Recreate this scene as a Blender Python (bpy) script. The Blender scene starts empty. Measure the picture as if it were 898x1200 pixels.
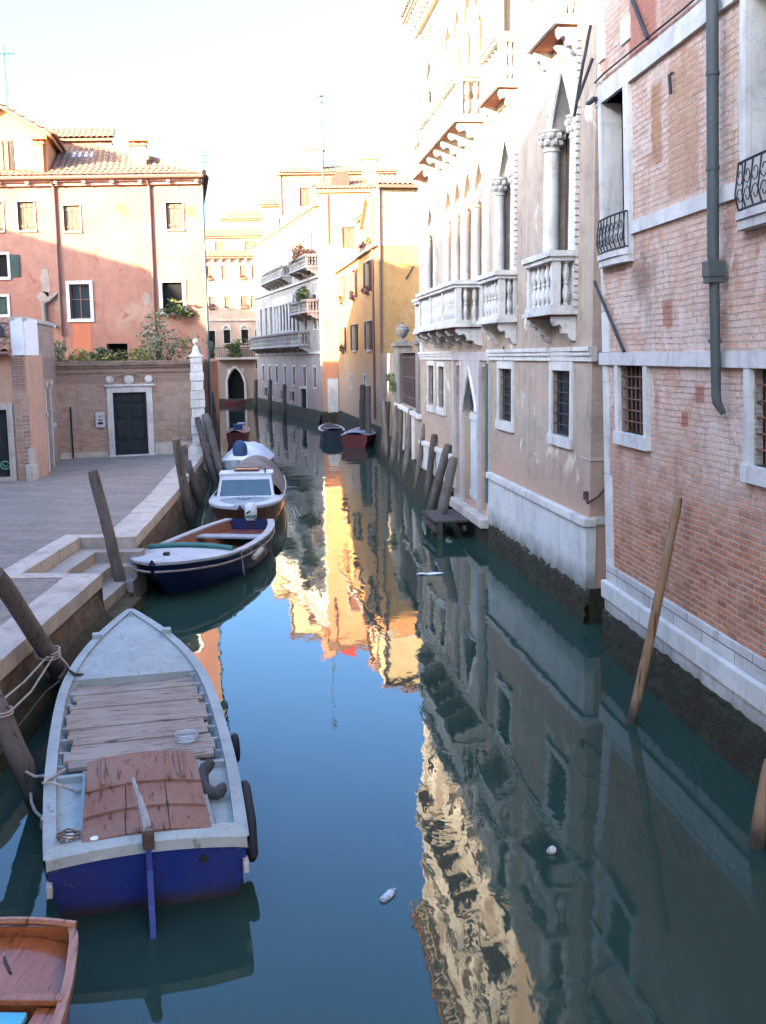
import bpy, bmesh, math, random
from mathutils import Vector, Matrix
random.seed(7)
R = math.radians
SC = bpy.context.scene
COL = SC.collection
WARP = None      # set while a leaning building is built

# ------------------------------------------------------------------ mesh helpers
class MB:
    def __init__(s):
        s.bm = bmesh.new()
    def face(s, pts):
        vs = [s.bm.verts.new(p) for p in pts]
        try: return s.bm.faces.new(vs)
        except ValueError: return None
    def box(s, x0, x1, y0, y1, z0, z1, bev=0.0):
        if x0 > x1: x0, x1 = x1, x0
        if y0 > y1: y0, y1 = y1, y0
        if z0 > z1: z0, z1 = z1, z0
        v = [s.bm.verts.new(p) for p in ((x0,y0,z0),(x1,y0,z0),(x1,y1,z0),(x0,y1,z0),(x0,y0,z1),(x1,y0,z1),(x1,y1,z1),(x0,y1,z1))]
        fs = [s.bm.faces.new([v[i] for i in q]) for q in ((0,3,2,1),(4,5,6,7),(0,1,5,4),(1,2,6,5),(2,3,7,6),(3,0,4,7))]
        if bev > 0:
            es = list({e for f in fs for e in f.edges})
            bmesh.ops.bevel(s.bm, geom=es, offset=bev, segments=2, affect='EDGES', profile=.6)
        return s
    def prism(s, pts, plane, a, b):
        def P(p, c):
            if plane == 'xz': return (p[0], c, p[1])
            if plane == 'xy': return (p[0], p[1], c)
            return (c, p[0], p[1])
        A = [s.bm.verts.new(P(p, a)) for p in pts]; B = [s.bm.verts.new(P(p, b)) for p in pts]
        n = len(pts)
        s.bm.faces.new(A); s.bm.faces.new(B[::-1])
        for i in range(n):
            s.bm.faces.new((A[i], B[i], B[(i+1) % n], A[(i+1) % n]))
        return s
    def tube(s, pts, r, n=8, cap=True):
        pts = [Vector(p) for p in pts]
        rs = r if isinstance(r, (list, tuple)) else [r]*len(pts)
        rings = []
        ref = None
        for i, p in enumerate(pts):
            t = (pts[min(i+1, len(pts)-1)] - pts[max(i-1, 0)])
            if t.length < 1e-9: t = Vector((0,0,1))
            t.normalize()
            if ref is None:
                ref = Vector((1,0,0)) if abs(t.x) < .9 else Vector((0,1,0))
            u = (ref - t*ref.dot(t)).normalized(); w = t.cross(u); ref = u
            rings.append([s.bm.verts.new(p + (u*math.cos(2*math.pi*k/n) + w*math.sin(2*math.pi*k/n))*rs[i]) for k in range(n)])
        for a, b in zip(rings, rings[1:]):
            for k in range(n):
                s.bm.faces.new((a[k], a[(k+1) % n], b[(k+1) % n], b[k]))
        if cap:
            s.bm.faces.new(rings[0][::-1]); s.bm.faces.new(rings[-1])
        return s
    def lathe(s, prof, c, n=12, ang=0.0):
        rings = []
        for (r, z) in prof:
            rings.append([s.bm.verts.new((c[0]+max(r, 1e-4)*math.cos(ang+2*math.pi*k/n), c[1]+max(r, 1e-4)*math.sin(ang+2*math.pi*k/n), c[2]+z)) for k in range(n)])
        for a, b in zip(rings, rings[1:]):
            for k in range(n):
                s.bm.faces.new((a[k], a[(k+1) % n], b[(k+1) % n], b[k]))
        s.bm.faces.new(rings[0][::-1]); s.bm.faces.new(rings[-1])
        return s
    def grid(s, P):      # P[i][j] points
        V = [[s.bm.verts.new(p) for p in row] for row in P]
        for i in range(len(V)-1):
            for j in range(len(V[0])-1):
                s.bm.faces.new((V[i][j], V[i+1][j], V[i+1][j+1], V[i][j+1]))
        return s
    def build(s, name, mat, parent=None, smooth=False, loc=None, rotz=0, fix=True, mods=()):
        bm = s.bm
        if fix: bmesh.ops.recalc_face_normals(bm, faces=bm.faces)
        if WARP:
            for v in bm.verts: v.co = WARP(v.co)
        me = bpy.data.meshes.new(name); bm.to_mesh(me); bm.free()
        me.materials.append(mat)
        if smooth:
            for p in me.polygons: p.use_smooth = True
            if smooth != 'all':
                me.set_sharp_from_angle(angle=R(38))
        o = bpy.data.objects.new(name, me); COL.objects.link(o)
        if parent: o.parent = parent
        if loc: o.location = loc
        if rotz: o.rotation_euler.z = rotz
        return o

def tag(o, label=None, cat=None, group=None, kind=None):
    if label: o['label'] = label
    if cat: o['category'] = cat
    if group: o['group'] = group
    if kind: o['kind'] = kind
    return o
def thing(name, label, cat, loc=(0,0,0), rotz=0, group=None):
    o = bpy.data.objects.new(name, None); COL.objects.link(o)
    o.empty_display_size = .2
    o.location = loc; o.rotation_euler.z = rotz
    return tag(o, label, cat, group)
def az_rot(az):  # local +X points along compass az (deg from +Y towards +X), local +Y is 90 deg to its left
    return R(90-az)

# ------------------------------------------------------------------ material helpers
class Mt:
    def __init__(s, name, rough=.8, spec=.3):
        s.m = bpy.data.materials.new(name); s.m.use_nodes = True
        s.nt = s.m.node_tree; s.b = s.nt.nodes['Principled BSDF']
        s.b.inputs['Roughness'].default_value = rough
        s.b.inputs['Specular IOR Level'].default_value = spec
        s._c = None
    def n(s, typ, ins=None, **props):
        nd = s.nt.nodes.new(typ)
        for k, v in props.items(): setattr(nd, k, v)
        for k, v in (ins or {}).items(): s.put(nd.inputs[k], v)
        return nd
    def put(s, sock, v):
        if isinstance(v, bpy.types.NodeSocket): s.nt.links.new(v, sock)
        else:
            if isinstance(v, (tuple, list)) and len(v) == 3 and sock.type == 'RGBA': v = (*v, 1)
            sock.default_value = v
    def co(s):
        if s._c is None: s._c = s.n('ShaderNodeTexCoord').outputs['Object']
        return s._c
    def sep(s):
        if not hasattr(s, '_s'): s._s = s.n('ShaderNodeSeparateXYZ', {0: s.co()})
        return s._s.outputs
    def ma(s, op, a, b=0.0, c=None):
        nd = s.n('ShaderNodeMath', {0: a, 1: b}, operation=op)
        if c is not None: s.put(nd.inputs[2], c)
        return nd.outputs[0]
    def scaled(s, sc):
        return s.n('ShaderNodeMapping', {0: s.co(), 3: sc}).outputs[0]
    def noise(s, scale=1, detail=4, rough=.55, vec=None, dist=0):
        return s.n('ShaderNodeTexNoise', {'Vector': vec if vec is not None else s.co(), 'Scale': scale, 'Detail': detail, 'Roughness': rough, 'Distortion': dist}).outputs[0]
    def mr(s, v, a, b, c=0.0, d=1.0, smooth=False):
        return s.n('ShaderNodeMapRange', {0: v, 1: a, 2: b, 3: c, 4: d}, interpolation_type='SMOOTHSTEP' if smooth else 'LINEAR').outputs[0]
    def mix(s, f, a, b, blend='MIX'):
        nd = s.n('ShaderNodeMix', {0: f}, data_type='RGBA', blend_type=blend)
        s.put(nd.inputs[6], a); s.put(nd.inputs[7], b)
        return nd.outputs[2]
    def boxmask(s, x0, x1, z0, z1, soft=.06, wob=.15, nz=None):
        X, Y, Z = s.sep()[0], s.sep()[1], s.sep()[2]
        if nz is None: nz = s.noise(2.2, 5, .65)
        w = s.ma('MULTIPLY', s.ma('SUBTRACT', nz, .5), wob*2)
        def edge(v, lo, hi):
            a = s.mr(s.ma('ADD', v, w), lo-soft, lo+soft); b = s.mr(s.ma('ADD', v, w), hi+soft, hi-soft)
            return s.ma('MULTIPLY', a, b)
        return s.ma('MULTIPLY', edge(X, x0, x1), edge(Z, z0, z1))
    def bump(s, h, dist=.01, strength=1.0):
        nd = s.n('ShaderNodeBump', {'Height': h, 'Distance': dist, 'Strength': strength})
        s.nt.links.new(nd.outputs[0], s.b.inputs['Normal'])
    def col(s, c): s.put(s.b.inputs['Base Color'], c); return s
    def done(s): return s.m

def plain(name, c, rough=.7, spec=.3, var=.18, scale=6, metal=0, bump=.004):
    M = Mt(name, rough, spec)
    nz = M.noise(scale, 5, .6); nz2 = M.noise(scale*.23, 3, .6)
    f = M.mr(M.ma('ADD', nz, nz2), .75, 1.25)
    M.col(M.mix(f, tuple(x*(1-var) for x in c), tuple(min(1, x*(1+var)) for x in c)))
    M.b.inputs['Metallic'].default_value = metal
    if bump: M.bump(nz, bump)
    return M.done()

def plaster(name, base, alt, dark, streak=.5, damp=None, mottle=.9, patch=None):
    """old lime plaster: large blotches, rain streaks, rubbed-off spots; damp=(z0,z1,col)"""
    M = Mt(name, .9, .15)
    big = M.noise(.55, 6, .62, dist=.4); mid = M.noise(2.6, 6, .65); fine = M.noise(22, 4, .6)
    st = M.noise(1.0, 5, .6, vec=M.scaled((5.0, 5.0, .35)))
    c = M.mix(M.mr(big, .36, .62), base, alt)
    c = M.mix(M.ma('MULTIPLY', M.mr(mid, .52, .72), mottle*.55), c, dark)
    c = M.mix(M.ma('MULTIPLY', M.mr(st, .5, .75), streak*.6), c, dark)
    c = M.mix(M.mr(fine, .3, .7, 0, .22), c, tuple(x*.72 for x in base))
    blot = M.noise(1.25, 8, .74, dist=.9)
    c = M.mix(M.mr(blot, .5, .66, 0, .5*mottle), c, dark)
    c = M.mix(M.mr(blot, .46, .34, 0, .35*mottle), c, tuple(min(.7, x*1.25) for x in base))
    if patch:
        for (pc, lo, sc) in patch:
            pn = M.noise(sc, 6, .6, dist=.6)
            c = M.mix(M.ma('MULTIPLY', M.mr(pn, lo, lo+.05), .85), c, pc)
    if damp:
        z0, z1, dc = damp
        zz = M.ma('ADD', M.sep()[2], M.ma('MULTIPLY', M.ma('SUBTRACT', mid, .5), 2.4))
        c = M.mix(M.mr(zz, z1, z0, 0, .8), c, dc)
    M.col(c)
    M.bump(M.ma('ADD', M.ma('MULTIPLY', fine, .5), mid), .012, .8)
    return M.done()

def brick(name, c1, c2, mortar, worn=None, patches=(), bw=.25, bh=.07, wash=None, damp=None, msize=.009, remnant=None):
    """running-bond brick with worn faces; wash=(colour, z0, z1, amount): lime wash left on the wall above z0"""
    M = Mt(name, .92, .12)
    X, Y, Z = M.sep()[0], M.sep()[1], M.sep()[2]
    wv = M.noise(1.3, 3, .5)
    u = M.ma('ADD', M.ma('ADD', X, Y), M.ma('MULTIPLY', wv, .03))
    v = M.ma('ADD', Z, M.ma('MULTIPLY', wv, .05))
    vec = M.n('ShaderNodeCombineXYZ', {0: u, 1: v, 2: 0.0}).outputs[0]
    bt = M.n('ShaderNodeTexBrick', {'Vector': vec, 'Color1': c1, 'Color2': c2, 'Mortar': mortar, 'Scale': 1.0, 'Mortar Size': msize, 'Mortar Smooth': .3, 'Bias': 0.0, 'Brick Width': bw, 'Row Height': bh})
    big = M.noise(.8, 6, .65, dist=.5); mid = M.noise(3.4, 6, .68); fine = M.noise(30, 4, .65)
    # brick to brick variation
    cell = M.n('ShaderNodeTexWhiteNoise', {'Vector': M.n('ShaderNodeVectorMath', {0: M.n('ShaderNodeVectorMath', {0: vec, 1: (1/bw, 1/bh, 1)}, operation='MULTIPLY').outputs[0]}, operation='FLOOR').outputs[0]}, noise_dimensions='3D').outputs[0]
    c = bt.outputs[0]
    c = M.mix(M.mr(cell, .55, 1, 0, .55), c, tuple(x*.55 for x in c2))
    c = M.mix(M.mr(cell, .25, 0, 0, .45), c, tuple(min(.6, x*1.35) for x in c1))
    c = M.mix(M.ma('MULTIPLY', M.mr(mid, .5, .7), .5), c, mortar)
    hm = bt.outputs[1]
    if wash:
        wc, z0, z1, am = wash
        zz = M.ma('ADD', Z, M.ma('MULTIPLY', M.ma('SUBTRACT', big, .5), 3.2))
        w = M.ma('MULTIPLY', M.mr(zz, z0, z1), M.mr(M.ma('ADD', mid, M.ma('MULTIPLY', fine, .35)), .48, .72, .25, 1))
        c = M.mix(M.ma('MULTIPLY', M.ma('MULTIPLY', w, am), M.mr(hm, 0, 1, 1, .2)), c, wc)
    if remnant:      # what is left of an old render coat
        rc, thr, sc, z0, am = remnant
        rn = M.noise(sc, 8, .7, dist=.7)
        rm = M.ma('MULTIPLY', M.mr(rn, thr, thr+.05), M.mr(M.ma('ADD', Z, M.ma('MULTIPLY', big, 2.0)), z0, z0+1.2))
        rm = M.ma('MULTIPLY', rm, M.mr(fine, .15, .4, .55, 1))
        c = M.mix(M.ma('MULTIPLY', rm, am), c, M.mix(M.mr(mid, .4, .65), rc, tuple(x*.72 for x in rc)))
        hm = M.ma('MULTIPLY', hm, M.ma('SUBTRACT', 1.0, M.ma('MULTIPLY', rm, .8)))
    for (x0, x1, za, zb, pc, soft, wob, keep) in patches:
        m = M.boxmask(x0, x1, za, zb, soft, wob, mid)
        m = M.ma('MULTIPLY', m, M.mr(fine, .2, .5, keep, 1))
        if keep < .65: m = M.ma('MULTIPLY', m, M.mr(hm, 0, 1, 1, .12))
        c = M.mix(m, c, pc)
    blot = M.noise(1.7, 7, .72, dist=.8)
    c = M.mix(M.mr(blot, .52, .72, 0, .55), c, tuple(x*.42 for x in c1))
    c = M.mix(M.mr(fine, .35, .65, 0, .45), c, tuple(x*.45 for x in mortar))
    st = M.noise(1.0, 5, .6, vec=M.scaled((4.5, 4.5, .3)))
    c = M.mix(M.mr(st, .56, .8, 0, .4), c, (.09, .07, .055))
    if damp:
        z0, z1, dc = damp
        zz = M.ma('ADD', Z, M.ma('MULTIPLY', M.ma('SUBTRACT', mid, .5), 1.2))
        c = M.mix(M.mr(zz, z1, z0, 0, .85), c, dc)
    M.col(c)
    h = M.ma('ADD', M.ma('MULTIPLY', hm, -1.6), M.ma('MULTIPLY', M.ma('ADD', fine, mid), .6))
    M.bump(h, .014, .9)
    return M.done()

def stone(name, base=(.62,.60,.56), dirt=(.25,.24,.22), amt=.6, rough=.75, joints=None, damp=None, damp_amt=.9):
    M = Mt(name, rough, .25)
    big = M.noise(1.1, 6, .65, dist=.3); mid = M.noise(5, 6, .68); fine = M.noise(40, 3, .6)
    st = M.noise(1.0, 5, .62, vec=M.scaled((6, 6, .5)))
    c = M.mix(M.mr(big, .4, .7, 0, amt*.6), base, dirt)
    c = M.mix(M.mr(mid, .52, .75, 0, amt*.7), c, dirt)
    c = M.mix(M.mr(st, .55, .78, 0, amt*.7), c, tuple(x*.6 for x in dirt))
    c = M.mix(M.mr(fine, .4, .7, 0, .2), c, tuple(x*.6 for x in base))
    h = M.ma('ADD', mid, M.ma('MULTIPLY', fine, .4))
    if joints:
        bw, bh = joints
        X, Y, Z = M.sep()[0], M.sep()[1], M.sep()[2]
        vec = M.n('ShaderNodeCombineXYZ', {0: M.ma('ADD', X, Y), 1: Z, 2: 0.0}).outputs[0]
        bt = M.n('ShaderNodeTexBrick', {'Vector': vec, 'Color1': (1,1,1), 'Color2': (.82,.82,.82), 'Mortar': (.3,.28,.26), 'Scale': 1.0, 'Mortar Size': .008, 'Mortar Smooth': .2, 'Brick Width': bw, 'Row Height': bh})
        c = M.mix(1.0, c, bt.outputs[0], 'MULTIPLY')
        h = M.ma('ADD', h, M.ma('MULTIPLY', bt.outputs[1], -1.5))
    if damp:
        z0, z1, dc = damp
        zz = M.ma('ADD', M.sep()[2], M.ma('MULTIPLY', M.ma('SUBTRACT', M.noise(2.0, 6, .7), .5), .7))
        c = M.mix(M.mr(zz, z1, z0, 0, damp_amt), c, dc)
    M.col(c); M.bump(h, .008, .8)
    return M.done()

def wood(name, base, dark, rough=.75, axis=(1, 14, 14), grey=None, spec=.3, coat=0, wet=None):
    M = Mt(name, rough, spec)
    g = M.noise(1.6, 6, .7, vec=M.scaled(axis), dist=.3); b = M.noise(1.5, 5, .6); fi = M.noise(4, 4, .7, vec=M.scaled(tuple(a*4 if a > 1 else a for a in axis)))
    c = M.mix(M.mr(g, .35, .68), base, dark)
    c = M.mix(M.mr(fi, .5, .8, 0, .5), c, tuple(x*.55 for x in dark))
    if grey: c = M.mix(M.mr(b, .4, .62, 0, .8), c, grey)
    ck = M.noise(1.0, 3, .6, vec=M.scaled(tuple(a*2.2 if a > 1 else a*.6 for a in axis)), dist=.2)
    c = M.mix(M.mr(ck, .60, .66, 0, .8), c, tuple(x*.3 for x in dark))
    kn = M.noise(3.1, 3, .5)
    c = M.mix(M.mr(kn, .68, .74, 0, .6), c, tuple(x*.5 for x in dark))
    if wet:
        z0, z1, wc = wet
        zz = M.ma('ADD', M.sep()[2], M.ma('MULTIPLY', M.ma('SUBTRACT', b, .5), .5))
        c = M.mix(M.mr(zz, z1, z0, 0, .92), c, wc)
    M.col(c); M.bump(M.ma('ADD', M.ma('ADD', g, fi), M.mr(ck, .58, .68, 0, -1.2)), .010, .9)
    if coat:
        M.b.inputs['Coat Weight'].default_value = coat; M.b.inputs['Coat Roughness'].default_value = .12
    return M.done()

def leafmat(name, cols, rough=.55):
    M = Mt(name, rough, .35)
    rnd = M.n('ShaderNodeNewGeometry').outputs['Random Per Island']
    cr = M.n('ShaderNodeValToRGB', {0: rnd})
    el = cr.color_ramp.elements
    while len(el) < len(cols): el.new(.5)
    for i, c in enumerate(cols):
        el[i].position = i/(len(cols)-1); el[i].color = (*c, 1)
    M.col(cr.outputs[0])
    M.b.inputs['Subsurface Weight'].default_value = 0
    return M.done()

def glassmat(name, c=(.015,.022,.025), rough=.08):
    M = Mt(name, rough, .5)
    nz = M.noise(2.0, 3, .5)
    M.col(M.mix(nz, c, tuple(x*1.8 for x in c)))
    return M.done()

def paint(name, c, rough=.45, wear=.35, dirt=(.12,.11,.1), spec=.4, chip=None, scum=None):
    M = Mt(name, rough, spec)
    a = M.noise(2.2, 6, .65, dist=.4); b = M.noise(12, 5, .7); f = M.noise(60, 2, .5)
    cc = M.mix(M.mr(a, .4, .7, 0, wear), c, tuple(x*.65+.02 for x in c))
    cc = M.mix(M.mr(b, .58, .74, 0, wear), cc, dirt)
    sc_ = M.noise(1.0, 6, .7, vec=M.scaled((3, 30, 9)), dist=.2); sd = M.noise(1.0, 6, .7, vec=M.scaled((26, 4, 9)), dist=.3)
    cc = M.mix(M.mr(sc_, .60, .70, 0, wear*1.3), cc, dirt); cc = M.mix(M.mr(sd, .62, .70, 0, wear*1.1), cc, tuple(min(.6, x*1.35+.02) for x in c))
    e = M.noise(.9, 8, .75, dist=.6)
    cc = M.mix(M.mr(e, .52, .68, 0, wear*1.1), cc, tuple(x*.5+y*.5 for x, y in zip(c, dirt)))
    if chip: cc = M.mix(M.mr(M.noise(7, 6, .75, dist=.5), .62, .65, 0, .8), cc, chip)
    if scum:
        zz = M.ma('ADD', M.sep()[2], M.ma('MULTIPLY', M.ma('SUBTRACT', a, .5), .12))
        cc = M.mix(M.mr(zz, scum[1], scum[0], 0, .92), cc, scum[2])
    M.col(cc); M.put(M.b.inputs['Roughness'], M.mr(a, .3, .7, rough*.8, min(1, rough*1.4)))
    M.bump(M.ma('ADD', b, M.ma('MULTIPLY', f, .3)), .002, .6)
    return M.done()

# ------------------------------------------------------------------ materials
ALGAE = (.035, .036, .022)
m_stone = stone('istrian stone', (.60,.56,.49), (.20,.18,.16), .75)
m_stone_clean = stone('pale stone trim', (.62,.585,.52), (.25,.23,.205), .85)
m_stone_warm = stone('warm stone', (.48,.42,.34), (.19,.16,.13), .75)
m_stone_grimy = stone('grimy stone', (.22,.19,.155), (.08,.068,.058), .9)
m_stone_mid = stone('sooty stone', (.40,.365,.32), (.11,.10,.09), .9)
m_plinth = stone('pale plinth render', (.58,.55,.49), (.28,.26,.23), .6)
m_plinth_blk = stone('plinth blocks', (.56,.53,.47), (.22,.20,.18), .75, joints=(.85, .6), damp=(.30, .80, (.055,.06,.03)), damp_amt=.97)
m_iron = plain('dark iron', (.02,.02,.022), .6, .4, .3)
m_pipe = paint('grey green pipe paint', (.055,.068,.064), .55, .6)
m_pipe_br = paint('brown pipe paint', (.16,.075,.05), .5, .4)
m_glass = glassmat('window glass')
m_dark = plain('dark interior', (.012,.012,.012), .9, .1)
m_shut_dark = wood('dark brown shutter', (.045,.032,.025), (.025,.018,.015), .7, (14,14,1))
m_shut_green = wood('dark green shutter', (.025,.055,.042), (.015,.035,.028), .6, (14,14,1))
m_shut_wood = wood('weathered shutter', (.19,.12,.085), (.11,.07,.05), .8, (14,14,1))
m_shut_red = wood('red brown shutter', (.22,.085,.055), (.14,.05,.035), .7, (14,14,1))
m_tile = Mt('roof tile', .9, .15)
_r = m_tile.noise(3.2, 5, .7); _r2 = m_tile.noise(14, 4, .7)
m_tile.col(m_tile.mix(m_tile.mr(_r2, .35, .65), m_tile.mix(m_tile.mr(_r, .35, .65), (.36,.18,.10), (.26,.12,.07)), (.30,.19,.12)))
m_tile = m_tile.done()
m_white = paint('white painted wood', (.7,.69,.66), .5, .25)
m_post = wood('mooring post wood', (.21,.16,.12), (.10,.078,.06), .85, (10,10,.7), grey=(.21,.18,.155), wet=(.15, .75, (.028,.026,.018)))
m_rope = plain('mooring rope', (.34,.30,.24), .9, .1, .3, 40)
m_leaf = leafmat('leaves', [(.045,.075,.02), (.09,.12,.03), (.06,.09,.03), (.13,.14,.045), (.03,.055,.02)])
m_leaf_dark = leafmat('dark leaves', [(.025,.045,.018), (.05,.075,.025), (.035,.06,.02), (.065,.085,.03)])
m_leaf_ol = leafmat('pale flowering leaves', [(.13,.15,.06), (.07,.1,.035), (.26,.25,.19), (.16,.18,.07), (.09,.12,.04), (.2,.2,.11)])
m_leaf_yel = leafmat('yellow green vine leaves', [(.17,.18,.035), (.25,.21,.05), (.10,.13,.03), (.21,.2,.06)])
m_flower = leafmat('geraniums', [(.05,.08,.03), (.3,.06,.05), (.07,.1,.03), (.35,.12,.12), (.05,.09,.03)])
m_stem = wood('plant stem', (.12,.09,.06), (.07,.05,.035), .9, (8,8,1))

# ------------------------------------------------------------------ building helpers
def facade(mb, s0, s1, z0, z1, ops, D, dep=.14, back=True):
    """front face on y=0 (outwards +y), openings cut in as niches, solid body behind"""
    xs = sorted({s0, s1, *[v for o in ops for v in o[:2]]}); zs = sorted({z0, z1, *[v for o in ops for v in o[2:4]]})
    for a, b in zip(xs, xs[1:]):
        for c, d in zip(zs, zs[1:]):
            mx, mz = (a+b)/2, (c+d)/2
            if any(o[0] < mx < o[1] and o[2] < mz < o[3] for o in ops): continue
            mb.face([(a,0,c),(b,0,c),(b,0,d),(a,0,d)])
    for o in ops:
        a, b, c, d = o[:4]; q = -(o[4] if len(o) > 4 else dep)
        mb.face([(a,0,c),(a,q,c),(a,q,d),(a,0,d)]); mb.face([(b,0,c),(b,q,c),(b,q,d),(b,0,d)])
        mb.face([(a,0,c),(b,0,c),(b,q,c),(a,q,c)]); mb.face([(a,0,d),(b,0,d),(b,q,d),(a,q,d)])
        mb.face([(a,q,c),(b,q,c),(b,q,d),(a,q,d)])
    mb.face([(s0,0,z0),(s0,0,z1),(s0,-D,z1),(s0,-D,z0)]); mb.face([(s1,0,z0),(s1,0,z1),(s1,-D,z1),(s1,-D,z0)])
    mb.face([(s0,0,z1),(s1,0,z1),(s1,-D,z1),(s0,-D,z1)]); mb.face([(s0,-D,z0),(s1,-D,z0),(s1,-D,z1),(s0,-D,z1)])
    return mb
def surround(mb, a, b, c, d, w, y0, y1, sill=None, top=None):
    t = w if top is None else top
    mb.box(a-w, a, y0, y1, c, d); mb.box(b, b+w, y0, y1, c, d); mb.box(a-w, b+w, y0, y1+.004, d, d+t)
    s = w if sill is None else sill
    if s: mb.box(a-w*1.05, b+w*1.05, y0, y1+.03, c-s, c)
    return mb
def window(par, a, b, c, d, dep=.14, w=.1, mat=None, sill=None, fill='glass', shut=None, name='window', label=None, bars=True, flower=False, frame=None):
    """stone surround (the part) with pane / shutters / flower box as its own pieces"""
    mb = surround(MB(), a, b, c, d, w, -.05, .035, sill)
    o = mb.build(name, mat or m_stone, par)
    if label: o['label'] = label
    q = -dep + .012
    fm = frame or m_shut_wood
    if fill == 'glass':
        MB().box(a+.004, b-.004, q-.008, q, c+.004, d-.004).build('pane', m_glass, o)
        f = MB(); t = .045
        f.box(a+.003, a+t, q, q+.035, c+.003, d-.003); f.box(b-t, b-.003, q, q+.035, c+.003, d-.003); f.box(a+t, b-t, q, q+.035, c+.003, c+t); f.box(a+t, b-t, q, q+.035, d-t, d-.003)
        mx = (a+b)/2; f.box(mx-.022, mx+.022, q+.002, q+.03, c+t, d-t)
        if bars: f.box(a+t, mx-.022, q+.004, q+.026, c+(d-c)*.55, c+(d-c)*.55+.03); f.box(mx+.022, b-t, q+.004, q+.026, c+(d-c)*.55, c+(d-c)*.55+.03)
        f.build('sash', fm, o)
    elif fill == 'shut':
        mx = (a+b)/2
        for (p0, p1) in ((a+.006, mx-.006), (mx+.006, b-.006)):
            s = MB(); s.box(p0, p1, q, q+.05, c+.01, d-.01)
            n = max(2, int((p1-p0)/.12))
            for k in range(1, n): s.box(p0+(p1-p0)*k/n-.006, p0+(p1-p0)*k/n+.006, q+.05, q+.058, c+.03, d-.03)
            for zz in (c+.12, d-.2): s.box(p0+.01, p1-.01, q+.058, q+.075, zz, zz+.08)
            s.build('shutter', shut or m_shut_dark, o)
    elif fill == 'dark':
        MB().box(a+.004, b-.004, q-.008, q, c+.004, d-.004).build('pane', m_dark, o)
    if shut is not None and fill in ('glass', 'dark'):   # shutters folded open against the wall
        ww = (b-a)/2
        for (p0, p1) in ((a-w-ww, a-w-.01), (b+w+.01, b+w+ww)):
            s = MB(); s.box(p0, p1, .004, .05, c+.01, d-.01)
            k = c+.1
            while k < d-.1: s.box(p0+.05, p1-.05, .05, .062, k, k+.03); k += .075
            s.build('shutter', shut, o)
    if flower:
        fb = MB(); fb.box(a-.02, b+.02, .04, .24, c-.04, c+.14).build('flower_box', m_shut_red, o)
        leafy_mesh(((a+b)/2, .15, c+.24), ((b-a)/2+.1, .16, .2), 160, .07).build('flowers', m_flower, o)
    return o
def leafy_mesh(c, rad, n, size, seed=None, stretch=1.0, clumps=6, hang=0):
    rg = random.Random(seed if seed is not None else int(abs(c[0]*91+c[1]*37+c[2]*13)*10))
    mb = MB()
    cl = [(rg.gauss(0,.45), rg.gauss(0,.45), rg.gauss(0,.4), rg.uniform(.25,.6)) for _ in range(clumps)]
    for i in range(n):
        k = cl[rg.randrange(clumps)]
        while True:
            v = Vector((rg.uniform(-1,1), rg.uniform(-1,1), rg.uniform(-1,1)))
            if .35 < v.length < 1: break
        p = Vector((k[0]+v.x*k[3], k[1]+v.y*k[3], k[2]+v.z*k[3]))
        p = Vector((c[0]+p.x*rad[0], c[1]+p.y*rad[1], c[2]+p.z*rad[2]))
        s = size*rg.uniform(.6, 1.4)
        a = Vector((rg.gauss(0,1), rg.gauss(0,1), rg.gauss(0,.7))).normalized(); b = a.cross(Vector((rg.gauss(0,1), rg.gauss(0,1), rg.gauss(0,1)))).normalized()
        a = a*s*stretch; b = b*s*.45
        f = a.cross(b).normalized()*s*.12
        mb.face([p-a, p+b*.9-a*.2+f, p+a, p-b*.9-a*.2+f])
    return mb
def arch_pts(a, b, zs, za, n=10, ogee=False):
    """pointed arch curve from (a,zs) over the apex to (b,zs)"""
    w = (b-a)/2; h = za-zs; L = []
    for i in range(n+1):
        t = i/n
        th = t*math.pi/2
        x = a + w*(1-math.cos(th))*1.0 if not ogee else a + w*(t**1.0)*(1-.0)
        z = zs + h*math.sin(th)
        # sharpen the crown
        x = a + w*((1-math.cos(th))*.55 + t*.45); z = zs + h*(math.sin(th)*.72 + t*.28)
        if ogee: z = zs + h*(math.sin(th)*.55 + (t**3)*.45)
        L.append((x, z))
    Rr = [(a+b-x, z) for (x, z) in L[::-1][1:]]
    return L, Rr
def spandrels(mb, a, b, zs, za, zt, y0, y1, ogee=False):
    L, Rr = arch_pts(a, b, zs, za, ogee=ogee); m = (a+b)/2
    mb.prism(L + [(m, zt), (a, zt)], 'xz', y0, y1)
    mb.prism([L[-1]] + Rr + [(b, zt), (m, zt)], 'xz', y0, y1)
def arch_mould(mb, a, b, zs, za, r, y, ogee=False):
    L, Rr = arch_pts(a, b, zs, za, ogee=ogee)
    mb.tube([(x, y, z) for x, z in L+Rr], r, 6)
BAL = [(.05,0),(.05,.04),(.032,.07),(.06,.2),(.068,.28),(.045,.4),(.03,.46),(.045,.49),(.045,.52),(.03,.55),(.05,.64),(.066,.74),(.05,.86),(.035,.93),(.05,.96),(.05,1.0)]
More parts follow.
